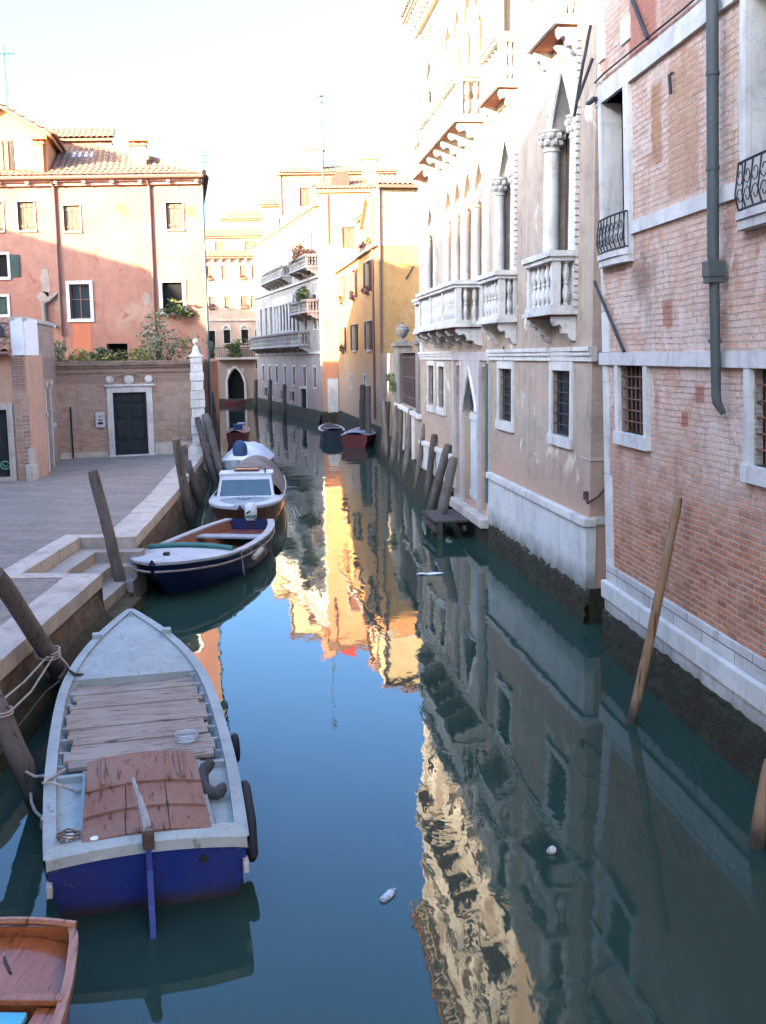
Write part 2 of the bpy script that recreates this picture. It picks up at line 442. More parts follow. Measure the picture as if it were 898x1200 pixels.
def balcony(par, s0, s1, d, z0, z1, nb, mat, bays=1, bracket=True, rows=2, brk=None):
    """stone balcony: slab, corner piers and rail (the part) with each baluster and bracket a piece"""
    o = MB(); p = .13
    o.box(s0-.06, s1+.06, .002, d+.08, z0, z0+.07); o.box(s0-.02, s1+.02, .002, d+.04, z0+.07, z0+.15)
    o.box(s0-.07, s1+.07, .002, d+.09, z1-.09, z1); o.box(s0-.03, s1+.03, .002, d+.05, z1-.16, z1-.09)
    zb, zt = z0+.15, z1-.16
    posts = [s0+p/2 + (s1-s0-p)*k/bays for k in range(bays+1)]
    for x in posts: o.box(x-p/2, x+p/2, d-p, d, zb, zt)
    for x in (s0, s1-p): o.box(x, x+p, .002, .07, zb, zt)
    ob = o.build('balcony', mat, par)
    H = zt-zb
    prof = [(r*.95, z*H) for r, z in BAL]
    def bal(x, y):
        MB().lathe(prof, (x, y, zb), 8).build('baluster', mat, ob, smooth=True)
    per = max(1, nb//bays)
    for q in range(bays):
        a, b = posts[q]+p/2, posts[q+1]-p/2
        for k in range(per): bal(a+(b-a)*(k+.5)/per, d-.075)
    ns = max(1, int((d-.2)/.17))
    for x in (s0+p/2, s1-p/2):
        for k in range(ns): bal(x, .07+(d-p-.07)*(k+.5)/ns)
    if bracket:
        hb = .42
        pr = [(0.002, z0), (d*.95, z0), (d*.97, z0-.1), (d*.86, z0-.18), (d*.7, z0-.15), (d*.6, z0-.2), (d*.55, z0-.3), (d*.36, z0-.3), (d*.28, z0-.38), (.06, z0-hb), (.002, z0-hb)]
        nbk = brk or 2
        for k in range(nbk):
            x = s0+.1 + (s1-s0-.2)*k/(nbk-1)
            MB().prism([(y, z-.001) for y, z in pr], 'yz', x-.08, x+.08).build('bracket', mat, ob)
    return ob
def column(par, x, y, z0, z1, r, mat, cap=True):
    H = z1-z0
    pr = [(r*1.35,0),(r*1.35,.05),(r*1.15,.07),(r*1.25,.1),(r,.14),(r*.97,H*.45),(r*.88,H-.36)]
    if cap: pr += [(r*1.02,H-.35),(r*1.02,H-.32),(r*.9,H-.3),(r*1.1,H-.22),(r*1.2,H-.17),(r*1.05,H-.16),(r*1.35,H-.09),(r*1.45,H-.06),(r*1.3,H-.05),(r*1.5,H-.04),(r*1.5,H)]
    else: pr += [(r*.9, H)]
    o = MB().lathe(pr, (x, y, z0), 14).build('column', mat, par, smooth=True)
    if cap:   # leaf knobs on the capital
        lf = MB()
        for rr, zz, k0 in ((1.22, H-.2, 0), (1.42, H-.1, .4)):
            for k in range(8):
                an = k0+2*math.pi*k/8
                lf.lathe([(.3*r,-.05),(.42*r,0),(.25*r,.05)], (x+math.cos(an)*r*rr*.9, y+math.sin(an)*r*rr*.9, z0+zz), 5)
        lf.build('capital_leaves', mat, o)
    return o
def inpoly(x, y, P):
    c = False; n = len(P)
    for i in range(n):
        (x1, y1), (x2, y2) = P[i], P[(i+1) % n]
        if (y1 > y) != (y2 > y) and x < (x2-x1)*(y-y1)/(y2-y1)+x1: c = not c
    return c
def tile_roof(mb, pts, w=.24, row=.38, amp=.055, slab=.08):
    """barrel tiles over a planar polygon; pts[0]-pts[1] is the eave"""
    P = [Vector(p) for p in pts]; e = (P[1]-P[0]).normalized()
    n = e.cross(P[2]-P[0]).normalized()
    if n.z < 0: n = -n
    f = n.cross(e)
    if f.z < 0: f = -f
    Q = [((p-P[0]).dot(e), (p-P[0]).dot(f)) for p in P]
    u0, u1 = min(q[0] for q in Q), max(q[0] for q in Q); v1 = max(q[1] for q in Q)
    nu = max(1, round((u1-u0)/w)); nv = max(1, round(v1/row)); sub = 4; cache = {}
    def V(i, j, up):
        k = (i, j, up)
        if k not in cache:
            u = u0+(u1-u0)*i/(nu*sub); v = v1*j/nv
            ph = (i % sub)/sub
            h = amp*math.sin(math.pi*ph)*1.2 - amp*.2
            h += .0 if up else .035
            jit = random.Random(i//sub*131+j).uniform(-.008, .008)
            cache[k] = mb.bm.verts.new(P[0]+e*u+f*v+n*(h+jit))
        return cache[k]
    for i in range(nu*sub):
        for j in range(nv):
            if inpoly(u0+(u1-u0)*(i+.5)/(nu*sub), v1*(j+.5)/nv, Q):
                mb.bm.faces.new((V(i, j, 0), V(i+1, j, 0), V(i+1, j+1, 1), V(i, j+1, 1)))
                if j+1 < nv: mb.bm.faces.new((V(i, j+1, 1), V(i+1, j+1, 1), V(i+1, j+1, 0), V(i, j+1, 0)))
    A = [p - n*.02 for p in P]; B = [p - n*(.02+slab) for p in P]
    mb.face(A); mb.face(B[::-1])
    for i in range(len(P)):
        k = (i+1) % len(P); mb.face([A[i], B[i], B[k], A[k]])
    return mb
# ------------------------------------------------------------------ camera, sky, sun
cam = bpy.data.objects.new('camera', bpy.data.cameras.new('camera')); COL.objects.link(cam)
cam.data.sensor_width = 36; cam.data.lens = 1240/1200*36; cam.data.clip_end = 2000; cam.data.clip_start = .05
PI_, RO_ = R(8.4), R(.8)
fw = Vector((0, math.cos(PI_), -math.sin(PI_))); up0 = Vector((0, math.sin(PI_), math.cos(PI_))); rt0 = Vector((1,0,0))
rt = rt0*math.cos(RO_) - up0*math.sin(RO_); up = rt0*math.sin(RO_) + up0*math.cos(RO_)
Mx = Matrix((rt, up, -fw)).transposed().to_4x4(); Mx.translation = (0, 0, 4.3)
cam.matrix_world = Mx
SC.camera = cam
SUN_AZ, SUN_EL = 50, 16        # light travels towards this compass azimuth
W = bpy.data.worlds.new('World'); SC.world = W; W.use_nodes = True
wn = W.node_tree; bg = wn.nodes['Background']
sky = wn.nodes.new('ShaderNodeTexSky'); sky.sky_type = 'NISHITA'; sky.sun_disc = False
sky.sun_elevation = R(SUN_EL); sky.sun_rotation = R(SUN_AZ+180)
sky.air_density = 1.0; sky.dust_density = 6.0; sky.ozone_density = 6.0
wn.links.new(sky.outputs[0], bg.inputs[0]); bg.inputs[1].default_value = .15
sl = bpy.data.lights.new('sun', 'SUN'); sl.energy = 4.4; sl.angle = R(.55); sl.color = (1.0, .79, .53)
so = bpy.data.objects.new('sun', sl); COL.objects.link(so)
so.rotation_euler = (R(90-SUN_EL), 0, R(-SUN_AZ)); so.location = (-30, -30, 30)
SC.view_settings.view_transform = 'Standard'; SC.view_settings.look = 'None'; SC.view_settings.gamma = 1
SC.view_settings.exposure = 3.5
SC.render.engine = 'CYCLES'
SC.cycles.max_bounces = 6; SC.cycles.diffuse_bounces = 4; SC.cycles.glossy_bounces = 4
SC.cycles.use_denoising = True

# ------------------------------------------------------------------ water
WM = Mt('canal water', .02, .5)
WM.b.inputs['IOR'].default_value = 1.33
wa = WM.noise(1.0, 2, .5, vec=WM.scaled((.9, .45, 1)), dist=.6); wb = WM.noise(1.0, 3, .55, vec=WM.scaled((3.2, 1.5, 1)), dist=.4); wc = WM.noise(1.0, 2, .5, vec=WM.scaled((8, 5, 1)))
calm = WM.mr(WM.sep()[1], 12, 45, .4, 1.0)
patch = WM.mr(WM.noise(.16, 3, .5), .35, .7, .5, 1.3)
h = WM.ma('ADD', WM.ma('MULTIPLY', wa, .017), WM.ma('ADD', WM.ma('MULTIPLY', wb, .0042), WM.ma('MULTIPLY', wc, .0009)))
h = WM.ma('MULTIPLY', h, WM.ma('MULTIPLY', calm, patch))
WM.bump(h, 1.0, 1.0)
wm_ = WM.noise(.3, 4, .6)
WM.col(WM.mix(wm_, (.014,.036,.026), (.024,.047,.034)))
WM.b.inputs['Specular IOR Level'].default_value = .5
m_water = WM.done()
w = MB(); w.face([(-300,-60,0),(300,-60,0),(300,700,0),(-300,700,0)])
tag(w.build('water', m_water), kind='structure')
g = MB(); g.face([(-300,-60,-2.2),(300,-60,-2.2),(300,700,-2.2),(-300,700,-2.2)])
tag(g.build('canal_bed', plain('mud', (.05,.05,.035), .95, .1)), kind='structure')

# ------------------------------------------------------------------ near brick building on the right bank
m_brick_r = brick('worn red brick', (.56,.20,.09), (.41,.125,.055), (.54,.40,.29), wash=((.72,.52,.40), 2.1, 3.6, .85), remnant=((.74,.56,.45), .50, .9, 3.3, .9), msize=.013, patches=[
    (-3.30,-2.42, 6.0, 7.45, (.50,.27,.15), .05, .06, .45), (-2.2,-1.9, 6.5, 7.4, (.42,.21,.11), .04, .16, .8),
    (-2.1,-1.15, 7.85, 8.7, (.40,.15,.10), .05, .15, .8), (-3.1,-2.2, 7.85, 8.9, (.44,.24,.17), .05, .06, .5), (-2.95,-2.75, 3.45, 3.62, (.42,.14,.08), .01, .03, .9),
    (-2.5,-2.2, 4.6, 4.9, (.40,.17,.10), .03, .12, .7), (-3.4,-3.15, 3.75, 3.95, (.40,.15,.09), .03, .1, .7), (-4.0,-3.6, 4.4, 4.75, (.36,.17,.11), .05, .2, .6), (-1.9,-1.2, 5.0, 5.4, (.22,.15,.10), .15, .5, .3)])
m_algae = Mt('weed covered footing', .85, .3)
_a = m_algae.noise(2.2, 6, .7); _b = m_algae.noise(14, 5, .7)
m_algae.col(m_algae.mix(m_algae.mr(_a, .4, .62), m_algae.mix(m_algae.mr(_b, .35, .65), (.010,.013,.005), (.040,.044,.013)), (.026,.014,.008)))
m_algae.bump(m_algae.ma('ADD', _a, _b), .025, 1.0); m_algae = m_algae.done()

def rough_footing(name, par, s0, s1, prof, mat, seed, n=None):
    """irregular weedy stone base; prof = [(y,z)...] from top to bottom"""
    rg = random.Random(seed); n = max(8, int((s1-s0)/.12)); P = []
    # resample the profile
    pf = []
    for (a, b) in zip(prof, prof[1:]):
        for k in range(4): pf.append((a[0]+(b[0]-a[0])*k/4, a[1]+(b[1]-a[1])*k/4))
    pf.append(prof[-1])
    for i in range(n+1):
        s = s0+(s1-s0)*i/n; lift = rg.gauss(0, .012)
        row = []
        for k, (y, z) in enumerate(pf):
            e = 0 if k == 0 else rg.gauss(0, .009)
            row.append((s, y+e, z + (lift*(1-k/len(pf)) if k else lift)))
        P.append(row)
    return MB().grid(P).build(name, mat, par, smooth='all')

b2 = thing('brick_house', 'nearest brick house on the right bank, with white stone bands and a grey drainpipe', 'house', (3.2, 14.9, 0), az_rot(-5.8))
def warp2(c): return Vector((c.x, c.y + .036*(c.z-1) - .05, c.z))
WARP = warp2
ops2 = [(-1.02,-.14,5.62,7.59,.24), (-1.61,-.64,3.25,4.13,.1), (-5.75,-4.62,3.19,4.13,.1), (-5.6,-4.52,5.62,7.59,.24), (-9.4,-8.3,5.62,7.59,.24), (-9.4,-8.3,3.2,4.13,.1)]
facade(MB(), -17, .04, -.6, 11.5, ops2, 9).build('wall', m_brick_r, b2)
t = MB()
t.box(-17, .12, -.3, .05, 7.59, 7.75); t.box(-17, .1, -.3, .03, 7.76, 7.83)
o = t.build('string_course', m_stone_clean, b2)
t = MB(); t.box(-4.3,-1.2, -.2, .04, 5.77, 5.93); t.box(-8.1,-5.8, -.2, .04, 5.77, 5.93); t.box(-17,-9.6,-.2,.04,5.77,5.93)
t.build('sill_band', m_stone_clean, b2)
t = MB(); t.box(-17, .14, -.3, .06, 4.135, 4.30); t.build('string_course', m_stone_clean, b2)
t = MB(); rg = random.Random(3)
z = .85
while z < 11.4:
    hh = rg.uniform(.5, .8); wdt = rg.choice((.12,.16,.22)) if not 4.7 < z < 7.6 else .008
    for (a, b) in ((z, min(z+hh, 4.13) if z < 4.13 else z+hh),):
        t.box(-wdt, .09, -.3, .025, a, b-.008, .006)
    z = (4.305 if z < 4.13 and z+hh >= 4.13 else z+hh)
t.build('quoin', m_stone_clean, b2)
t = MB(); t.box(-17, .07, -.3, .03, 1.06, 1.30, .01); t.build('plinth_course', m_plinth_blk, b2)
t = MB(); s = .12; rg = random.Random(9)
while s > -17:
    l = rg.uniform(.7, 1.1); t.box(s-l+.008, s, -.3, .10, .80, 1.055, .02); s -= l
t.build('plinth_course', stone('plinth cap blocks', (.60,.565,.5), (.28,.26,.23), .7), b2)
t = MB(); t.box(-17, .08, -.3, .055, .3, .795); t.build('plinth', m_plinth_blk, b2)
rough_footing('footing', b2, -17, .14, [(.06,.62),(.085,.5),(.095,.25),(.115,.0),(.16,-.5)], m_algae, 5, 90)
# windows
def railing(par, s0, s1, d, z0, z1):
    f = MB(); n = 7
    bow = lambda t_: d*(.75+.25*math.sin(math.pi*t_))
    top = [(s0, .02, z1)] + [(s0+(s1-s0)*k/10, bow(k/10), z1) for k in range(11)] + [(s1, .02, z1)]
    bot = [(p[0], p[1], z0+.03) for p in top]
    f.tube(top, .013, 6); f.tube(bot, .012, 6)
    for k in range(n+1):
        a = k/n; x = s0+(s1-s0)*a; y = bow(a)
        f.tube([(x, y, z0+.03), (x, y+.035, z0+(z1-z0)*.35), (x, y, z1)], .009, 5)
        if k < n:
            xm = s0+(s1-s0)*(k+.5)/n; ym = bow((k+.5)/n); rr = (s1-s0)/n*.42
            for (zc, r2, sg) in ((z0+(z1-z0)*.30, rr, 1), (z0+(z1-z0)*.70, rr, -1)):
                f.tube([(xm+r2*math.cos(q*.7)*(1-q*.07), ym+.02, zc+sg*r2*1.15*math.sin(q*.7)*(1-q*.07)) for q in range(10)], .006, 4)
    for yy in (.5,):
        f.tube([(s0, d*.4, z0+.03), (s0, d*.4, z1)], .009, 5); f.tube([(s1, d*.4, z0+.03), (s1, d*.4, z1)], .009, 5)
    return f.build('railing', m_iron, par)
def french(s0, s1):
    o = MB().box(s0-.20, s0, -.06, .05, 5.60, 7.588).build('window', m_stone_clean, b2)
    MB().box(s1, s1+.13, -.06, .05, 5.60, 7.588).build('jamb', m_stone_clean, o)
    MB().box(s1-.002, s1-.014, -.235, -.004, 5.63, 7.585).build('reveal_lining', m_stone_clean, o)
    MB().box(s0+.004, s1-.016, -.235, -.225, 5.63, 7.585).build('pane', m_dark, o)
    f = MB(); mid = (s0+s1)/2
    f.box(s0+.005, mid, -.22, -.17, 5.63, 7.58); 
    for k in range(20): f.box(s0+.05, mid-.04, -.17, -.158, 5.75+k*.09, 5.79+k*.09)
    f.build('shutter', m_shut_green, o)
    f = MB(); pts = [(s0-.20,.0), (s0-.20,.08), (s0-.06,.13)] + [(s0-.06+(s1-s0+.1)*k/8, .13+.03*math.sin(math.pi*k/8)) for k in range(1,8)] + [(s1+.04,.13), (s1+.12,.08), (s1+.12,.0)]
    f.prism(pts, 'xy', 5.53, 5.60); f.prism([(x*1.0, y*.85) for x, y in pts], 'xy', 5.44, 5.527)
    bo = f.build('balcony', m_stone, b2); railing(bo, s0-.14, s1+.06, .12, 5.60, 6.06)
french(-1.02, -.14); french(-5.6, -4.52); french(-9.4, -8.3)
def barred(a, b, c, d):
    o = surround(MB(), a, b, c, d, .14, -.08, .05, .17, 0.002).build('window', m_stone_clean, b2)
    MB().box(a+.004, b-.004, -.095, -.085, c+.004, d-.004).build('pane', m_dark, o)
    f = MB(); n = 6
    for k in range(1, n): f.tube([(a+(b-a)*k/n, -.035, c), (a+(b-a)*k/n, -.035, d)], .011, 5)
    for k in range(1, 6): f.tube([(a, -.03, c+(d-c)*k/6), (b, -.03, c+(d-c)*k/6)], .012, 5)
    f.build('grille', plain('rusty iron', (.16,.075,.045), .85, .2, .4, 20), o)
barred(-1.61,-.64,3.25,4.13); barred(-5.75,-4.62,3.19,4.13); barred(-9.4,-8.3,3.2,4.13)
# drainpipe
f = MB()
f.tube([(-3.98,.14,11.4),(-3.98,.14,5.25)], .06, 12); f.tube([(-3.98,.14,5.25),(-3.98,.13,5.0),(-4.0,.12,3.85),(-4.0,.11,3.78),(-4.02,.05,3.66)], [.06,.052,.05,.048,.03], 12)
o = f.build('drainpipe', m_pipe, b2, smooth=True)
f = MB(); f.box(-4.065,-3.895,.04,.225,5.04,5.20,.01); f.box(-4.055,-3.905,.05,.215,4.98,5.04,.005); f.build('pipe_box', m_pipe, o)
for zz in (9.0, 7.0, 6.1, 4.4):
    MB().lathe([(.068,-.02),(.068,.02)], (-3.98,.14 if zz > 5.2 else .125,zz), 12).build('clamp', m_pipe, o, smooth=True)
# tie rods and cable
for pts in ([(.02,.12,8.62),(.10,.2,8.18)], [(.1,.2,8.2),(.26,.3,7.5)], [(.02,.1,8.2),(.2,.26,7.72)]):
    MB().tube(pts, .022, 6).build('tie_rod', m_iron, b2)
MB().box(-.02,.3,.06,.12,7.66,7.7).build('tie_rod', m_iron, b2)
MB().tube([(-1.35,.07,8.62),(-1.93,.05,7.9)], .024, 6).build('tie_rod', m_iron, b2)
MB().tube([(.17,.09,5.28),(-.95,.06,4.31)], .022, 6).build('tie_rod', m_iron, b2)
f = MB(); f.tube([(-17,.05,7.93),(-6,.04,7.94),(-3,.04,7.9),(-.3,.05,7.93),(.08,.06,7.9)], .012, 5); f.build('cable', m_iron, b2)
MB().box(-1.22,-.9,-.05,.03,8.1,8.4,.01).build('stone_block', m_stone_clean, b2)
MB().tube([(-2.63,.02,7.35),(-2.63,.06,7.32),(-2.64,.05,7.12)], .02, 6).build('hook', m_iron, b2)
MB().box(-17,.3,-9,.35,11.5,11.7).build('eave', m_stone_warm, b2)
WARP = None

# ------------------------------------------------------------------ gothic palace
m_palace = plaster('grey beige plaster', (.42,.33,.245), (.35,.265,.195), (.16,.125,.10), .9, damp=(1.7,2.8,(.40,.25,.17)), patch=[((.60,.52,.40), .60, 1.1), ((.46,.29,.19), .62, .8)])
p1 = thing('palace', 'gothic palace with pointed windows and white stone balconies above a water gate', 'palace', (3.28, 16.6, 0), az_rot(-7))
S_END = 16.6
ops1 = [(1.06,2.13,2.9,4.01), (5.04,6.16,2.92,4.0), (7.15,7.95,.7,4.02,.3), (8.25,9.95,.7,4.05,.5), (10.25,11.05,.7,4.02,.3), (12.65,13.55,2.85,3.98), (14.3,15.25,2.85,4.0),
        (.98,2.30,5.05,9.05,.3), (4.95,6.20,5.05,8.8,.3), (7.42,12.38,5.05,8.85,.45), (13.95,15.2,5.05,8.8,.3),
        (.98,2.30,9.5,13.0,.3), (4.95,6.20,9.5,12.8,.3), (7.42,12.38,9.5,12.85,.45), (13.95,15.2,9.5,12.8,.3)]
facade(MB(), 0, S_END, -.6, 14.0, ops1, 9).build('wall', m_palace, p1)
# ground floor stonework
def pl(mb, a, b):
    mb.box(a, b, -.1, .06, .3, 1.56)
m_pls = stone('plinth slabs', (.58,.56,.51), (.25,.24,.21), .7, joints=(3.4, 3.0), damp=(.40,.95,(.055,.065,.028)), damp_amt=.97)
for a_, b_ in ((-.02,7.0),(11.2,S_END)):
    f = MB(); pl(f, a_, b_); f.build('plinth', m_pls, p1)
for a, b in ((-.06,7.05),(11.2,S_END+.03)):
    x = a; f = MB()
    while x < b-.05:
        e = min(x+1.35, b); f.box(x, e-.006, -.1, .12, 1.565, 1.70, .02); x = e
    f.build('plinth_cap', m_stone, p1)
rough_footing('footing', p1, -.1, 8.3, [(.05,.60),(.075,.48),(.09,.25),(.11,.0),(.16,-.5)], m_algae, 15, 44)
rough_footing('footing', p1, 11.0, S_END+.2, [(.05,.85),(.2,.65),(.32,.3),(.42,.0),(.5,-.5)], m_algae, 16, 30)
def strc(a, b, d=.1):
    f = MB(); f.box(a, b, -.05, d, 4.33, 4.40); f.box(a, b, -.05, d*.75, 4.26, 4.328); f.box(a, b, -.05, d*.45, 4.17, 4.258)
    return f.build('string_course', m_stone, p1)
strc(-.1, .98); strc(2.2, 7.1); strc(.98, 2.2, .05); strc(11.2, S_END+.1)
window(p1, 1.06, 2.13, 2.9, 4.01, .14, .15, m_stone, .18, 'glass', frame=m_shut_green)
window(p1, 5.04, 6.16, 2.92, 4.0, .14, .15, m_stone, .2, 'glass', frame=m_shut_green)
window(p1, 12.65, 13.55, 2.85, 3.98, .14, .13, m_stone, .2, 'glass', frame=m_shut_dark)
window(p1, 14.3, 15.25, 2.85, 4.0, .14, .13, m_stone, .2, 'glass', frame=m_shut_dark)
# grilles of the two near windows
for (a, b) in ((1.06,2.13),(5.04,6.16)):
    f = MB()
    for k in range(1, 7): f.tube([(a+(b-a)*k/7, -.04, 2.91), (a+(b-a)*k/7, -.04, 4.0)], .012, 5)
    for k in range(1, 6): f.tube([(a, -.035, 2.9+1.1*k/6), (b, -.035, 2.9+1.1*k/6)], .012, 5)
    f.build('grille', m_iron, p1)
MB().box(-.05,.25,-.85,.0,-.5,.56).build('footing', m_algae, p1)
# water gate: three bays
wg = MB()
for x0, x1 in ((7.0,7.14),(7.96,8.24),(9.96,10.24),(11.06,11.25)): wg.box(x0, x1, -.2, .07, .5, 4.16)
wg.box(7.0, 11.25, -.2, .06, 4.162, 4.36)
spandrels(wg, 8.25, 9.95, 2.95, 4.0, 4.16, -.2, .05, True)
gate = wg.build('water_gate', stone('weathered gate stone', (.45,.40,.37), (.2,.17,.16), .7), p1)
f = MB(); arch_mould(f, 8.25, 9.95, 2.95, 4.0, .05, .06, True); f.build('arch_moulding', m_stone, gate)
pw = paint('peeling white green paint', (.52,.57,.52), .6, .6, (.25,.27,.24), chip=(.30,.24,.17))
f = MB()
for k in range(6): f.box(8.26+.281*k+.004, 8.26+.281*(k+1)-.004, -.22, -.15, .72, 2.92)
f.box(8.26, 9.94, -.15, -.12, .8, .95); f.box(8.26, 9.94, -.15, -.12, 2.7, 2.86)
f.build('door', pw, gate)
f = MB()
for k in range(1, 8): f.tube([(8.25+1.7*k/8, -.12, 2.9), (8.25+1.7*k/8, -.12, 3.95)], .012, 5)
f.tube([(8.25,-.12,3.3),(9.95,-.12,3.3)], .012, 5); f.build('grille', m_iron, gate)
MB().box(8.26, 9.94, -.49, -.48, 2.9, 4.04).build('fanlight', m_dark, gate)
for a, b in ((7.16,7.94),(10.26,11.04)):
    f = MB(); f.box(a, b, -.2, -.14, .72, 3.1); f.box(a+.08, b-.08, -.14, -.125, .85, 1.8); f.box(a+.08, b-.08, -.14, -.125, 1.95, 3.0); f.build('door', pw, gate)
    MB().box(a, b, -.29, -.28, 3.1, 4.0).build('fanlight', m_dark, gate)
f = MB(); f.tube([(7.02,.1,1.0),(7.02,.1,4.1)], .035, 6); f.build('drainpipe', paint('verdigris pipe', (.05,.12,.11), .5), p1)
MB().box(6.95, 11.3, -.3, .25, .42, .62, .02).build('threshold', m_stone_warm, gate)
MB().box(6.95, 11.3, -.3, .12, -.5, .418).build('threshold', m_algae, gate)
# piano nobile and second floor
m_cap = stone('carved stone', (.57,.53,.46), (.2,.175,.15), .75)
def gothic_single(a, b, zs, z1, za, colr=.14, finial=True):
    f = MB()
    f.box(a-.14, a, -.1, .05, zs, z1+.02); f.box(b, b+.14, -.1, .05, zs, z1+.02)
    spandrels(f, a, b, z1, za, za+.3, -.25, .035, True)
    f.box(a-.14, a, -.1, .035, z1+.02, za+.3); f.box(b, b+.14, -.1, .035, z1+.02, za+.3)
    # beaded frame strips
    z = zs
    while z < za+.5:
        f.box(a-.22, a-.15, -.05, .055, z, z+.085); f.box(b+.15, b+.22, -.05, .055, z, z+.085); z += .11
    f.box(a-.22, b+.22, -.05, .06, za+.5, za+.58)
    o = f.build('window', m_stone, p1)
    f = MB(); arch_mould(f, a, b, z1, za, .045, .04, True)
    if finial:
        f.lathe([(.02,-.1),(.1,.0),(.05,.08),(.13,.16),(.04,.26),(.02,.34)], ((a+b)/2, .06, za+.08), 8)
    f.build('arch_moulding', m_cap, o)
    column(o, b-.06, .03, zs, z1+.05, colr, m_cap); column(o, a+.05, -.02, zs, z1+.05, colr*.75, m_cap)
    MB().box(a+.005, b-.005, -.295, -.285, zs+.02, za-.02).build('pane', m_glass, o)
    f = MB(); m = (a+b)/2
    f.box(m-.03, m+.03, -.28, -.23, zs, za-.1); f.box(a+.02, a+.09, -.28, -.23, zs, z1); f.box(b-.09, b-.02, -.28, -.23, zs, z1); f.box(a, b, -.28, -.23, z1, z1+.06)
    f.build('sash', m_shut_wood, o)
    return o
def gothic_group(a, b, zs, z1, za, n):
    o_ = MB(); step = (b-a)/n
    for k in range(n): spandrels(o_, a+step*k, a+step*(k+1), z1, za-.05, za+.35, -.3, .04, True)
    o_.box(a-.2, a, -.1, .05, zs, za+.35); o_.box(b, b+.2, -.1, .05, zs, za+.35)
    o = o_.build('loggia', m_stone, p1)
    f = MB()
    for k in range(n): arch_mould(f, a+step*k, a+step*(k+1), z1, za-.05, .04, .045, True)
    f.build('arch_moulding', m_cap, o)
    for k in range(n+1): column(o, a+step*k + (.04 if k == 0 else -.04 if k == n else 0), -.02, zs, z1+.05, .125, m_cap)
    for k in range(n):
        x0, x1 = a+step*k+.15, a+step*(k+1)-.15
        f = MB(); f.box(x0, x1, -.44, -.40, zs+.02, za-.1)
        for zz in (zs+.1, zs+1.2, zs+2.2): f.box(x0+.06, x1-.06, -.40, -.385, zz, zz+.95)
        f.build('shutter', wood('ochre shutter', (.40,.24,.12), (.3,.17,.08), .8, (14,14,1)) if k == 0 else bpy.data.materials['ochre shutter'], o)
    return o
gothic_single(.98, 2.30, 5.05, 8.0, 9.0, .15)
gothic_single(4.95, 6.20, 5.05, 7.85, 8.75, .13)
gothic_group(7.42, 12.38, 5.05, 7.95, 8.8, 4)
gothic_single(13.95, 15.2, 5.05, 7.9, 8.75, .13)
gothic_single(.98, 2.30, 9.5, 12.0, 12.95, .15, False)
gothic_single(4.95, 6.20, 9.5, 11.9, 12.75, .13, False)
gothic_group(7.42, 12.38, 9.5, 11.95, 12.8, 4)
gothic_single(13.95, 15.2, 9.5, 11.9, 12.75, .13, False)
m_bal = stone('balcony stone', (.60,.565,.50), (.17,.155,.14), .8)
balcony(p1, .82, 2.44, .40, 4.92, 5.93, 5, m_bal)
balcony(p1, 4.73, 6.42, .36, 4.92, 5.93, 5, m_bal)
balcony(p1, 7.85, 13.1, .62, 4.92, 5.96, 24, m_bal, bays=3, brk=5)
balcony(p1, 13.7, 15.5, .36, 4.92, 5.93, 5, m_bal)
balcony(p1, .82, 2.44, .36, 9.36, 10.36, 5, m_bal)
balcony(p1, 4.73, 6.42, .36, 9.36, 10.36, 5, m_bal)
balcony(p1, 7.75, 12.9, .60, 9.36, 10.38, 24, m_bal, bays=3, brk=6)
balcony(p1, 13.7, 15.5, .36, 9.36, 10.36, 5, m_bal)
m_soff = plain('red brown soffit', (.20,.075,.05), .9, .1, .3)  # shade and warm bounce on the undersides are put into this board colour
for a_, b_, z_, d_ in ((7.75,12.9,9.36,.6),(4.73,6.42,9.36,.36),(.82,2.44,9.36,.36),(13.7,15.5,9.36,.36),(7.85,13.1,4.92,.62),(.82,2.44,4.92,.40)):
    MB().box(a_, b_, .01, d_, z_-.03, z_-.001).build('shade_soffit', m_soff, p1)
MB().box(-.02, S_END+.15, .145, .40, 13.96, 13.996).build('shade_soffit', m_soff, p1)
f = MB(); f.box(16.25, S_END+.03, -.2, .05, 4.41, 13.6); f.build('pilaster', m_stone, p1)
f = MB(); f.box(-.04, S_END+.15, -9, .14, 13.62, 13.8); f.box(-.04, S_END+.2, -9, .42, 14.0, 14.12)
x = .1
while x < S_END: f.box(x, x+.14, .0, .38, 13.802, 13.998); x += .42
f.build('cornice', m_stone_warm, p1)
f = MB(); tile_roof(f, [(-.2,.5,14.13),(S_END+.3,.5,14.13),(S_END-3.5,-4.5,16.0),(3,-4.5,16.0)])
tile_roof(f, [(S_END+.3,.5,14.13),(S_END+.3,-9,14.13),(S_END-3.5,-4.5,16.0)]); tile_roof(f, [(-.2,-9,14.13),(-.2,.5,14.13),(3,-4.5,16.0)])
f.build('roof', m_tile, p1)
for zz in (2.62,): MB().box(-.02, .5, -.6, .012, zz, zz+.02).build('groove', m_stone_warm, p1)
MB().box(-.035, -.003, -.75, -.02, 1.60, 1.72).build('plinth_cap', m_stone, p1)
f = MB(); f.tube([(.12,.03,2.05),(-.02,.05,1.95),(-.08,-.1,2.05),(-.12,-.35,2.35),(-.1,-.6,2.75)], .02, 6); f.box(.06,.16,.0,.06,1.98,2.12); f.build('cable', plain('old red cable', (.09,.04,.035), .6), p1)
MB().tube([(5.6,.02,4.1),(5.75,.04,4.3),(5.68,.03,4.45)], .02, 5).build('cable', m_iron, p1)

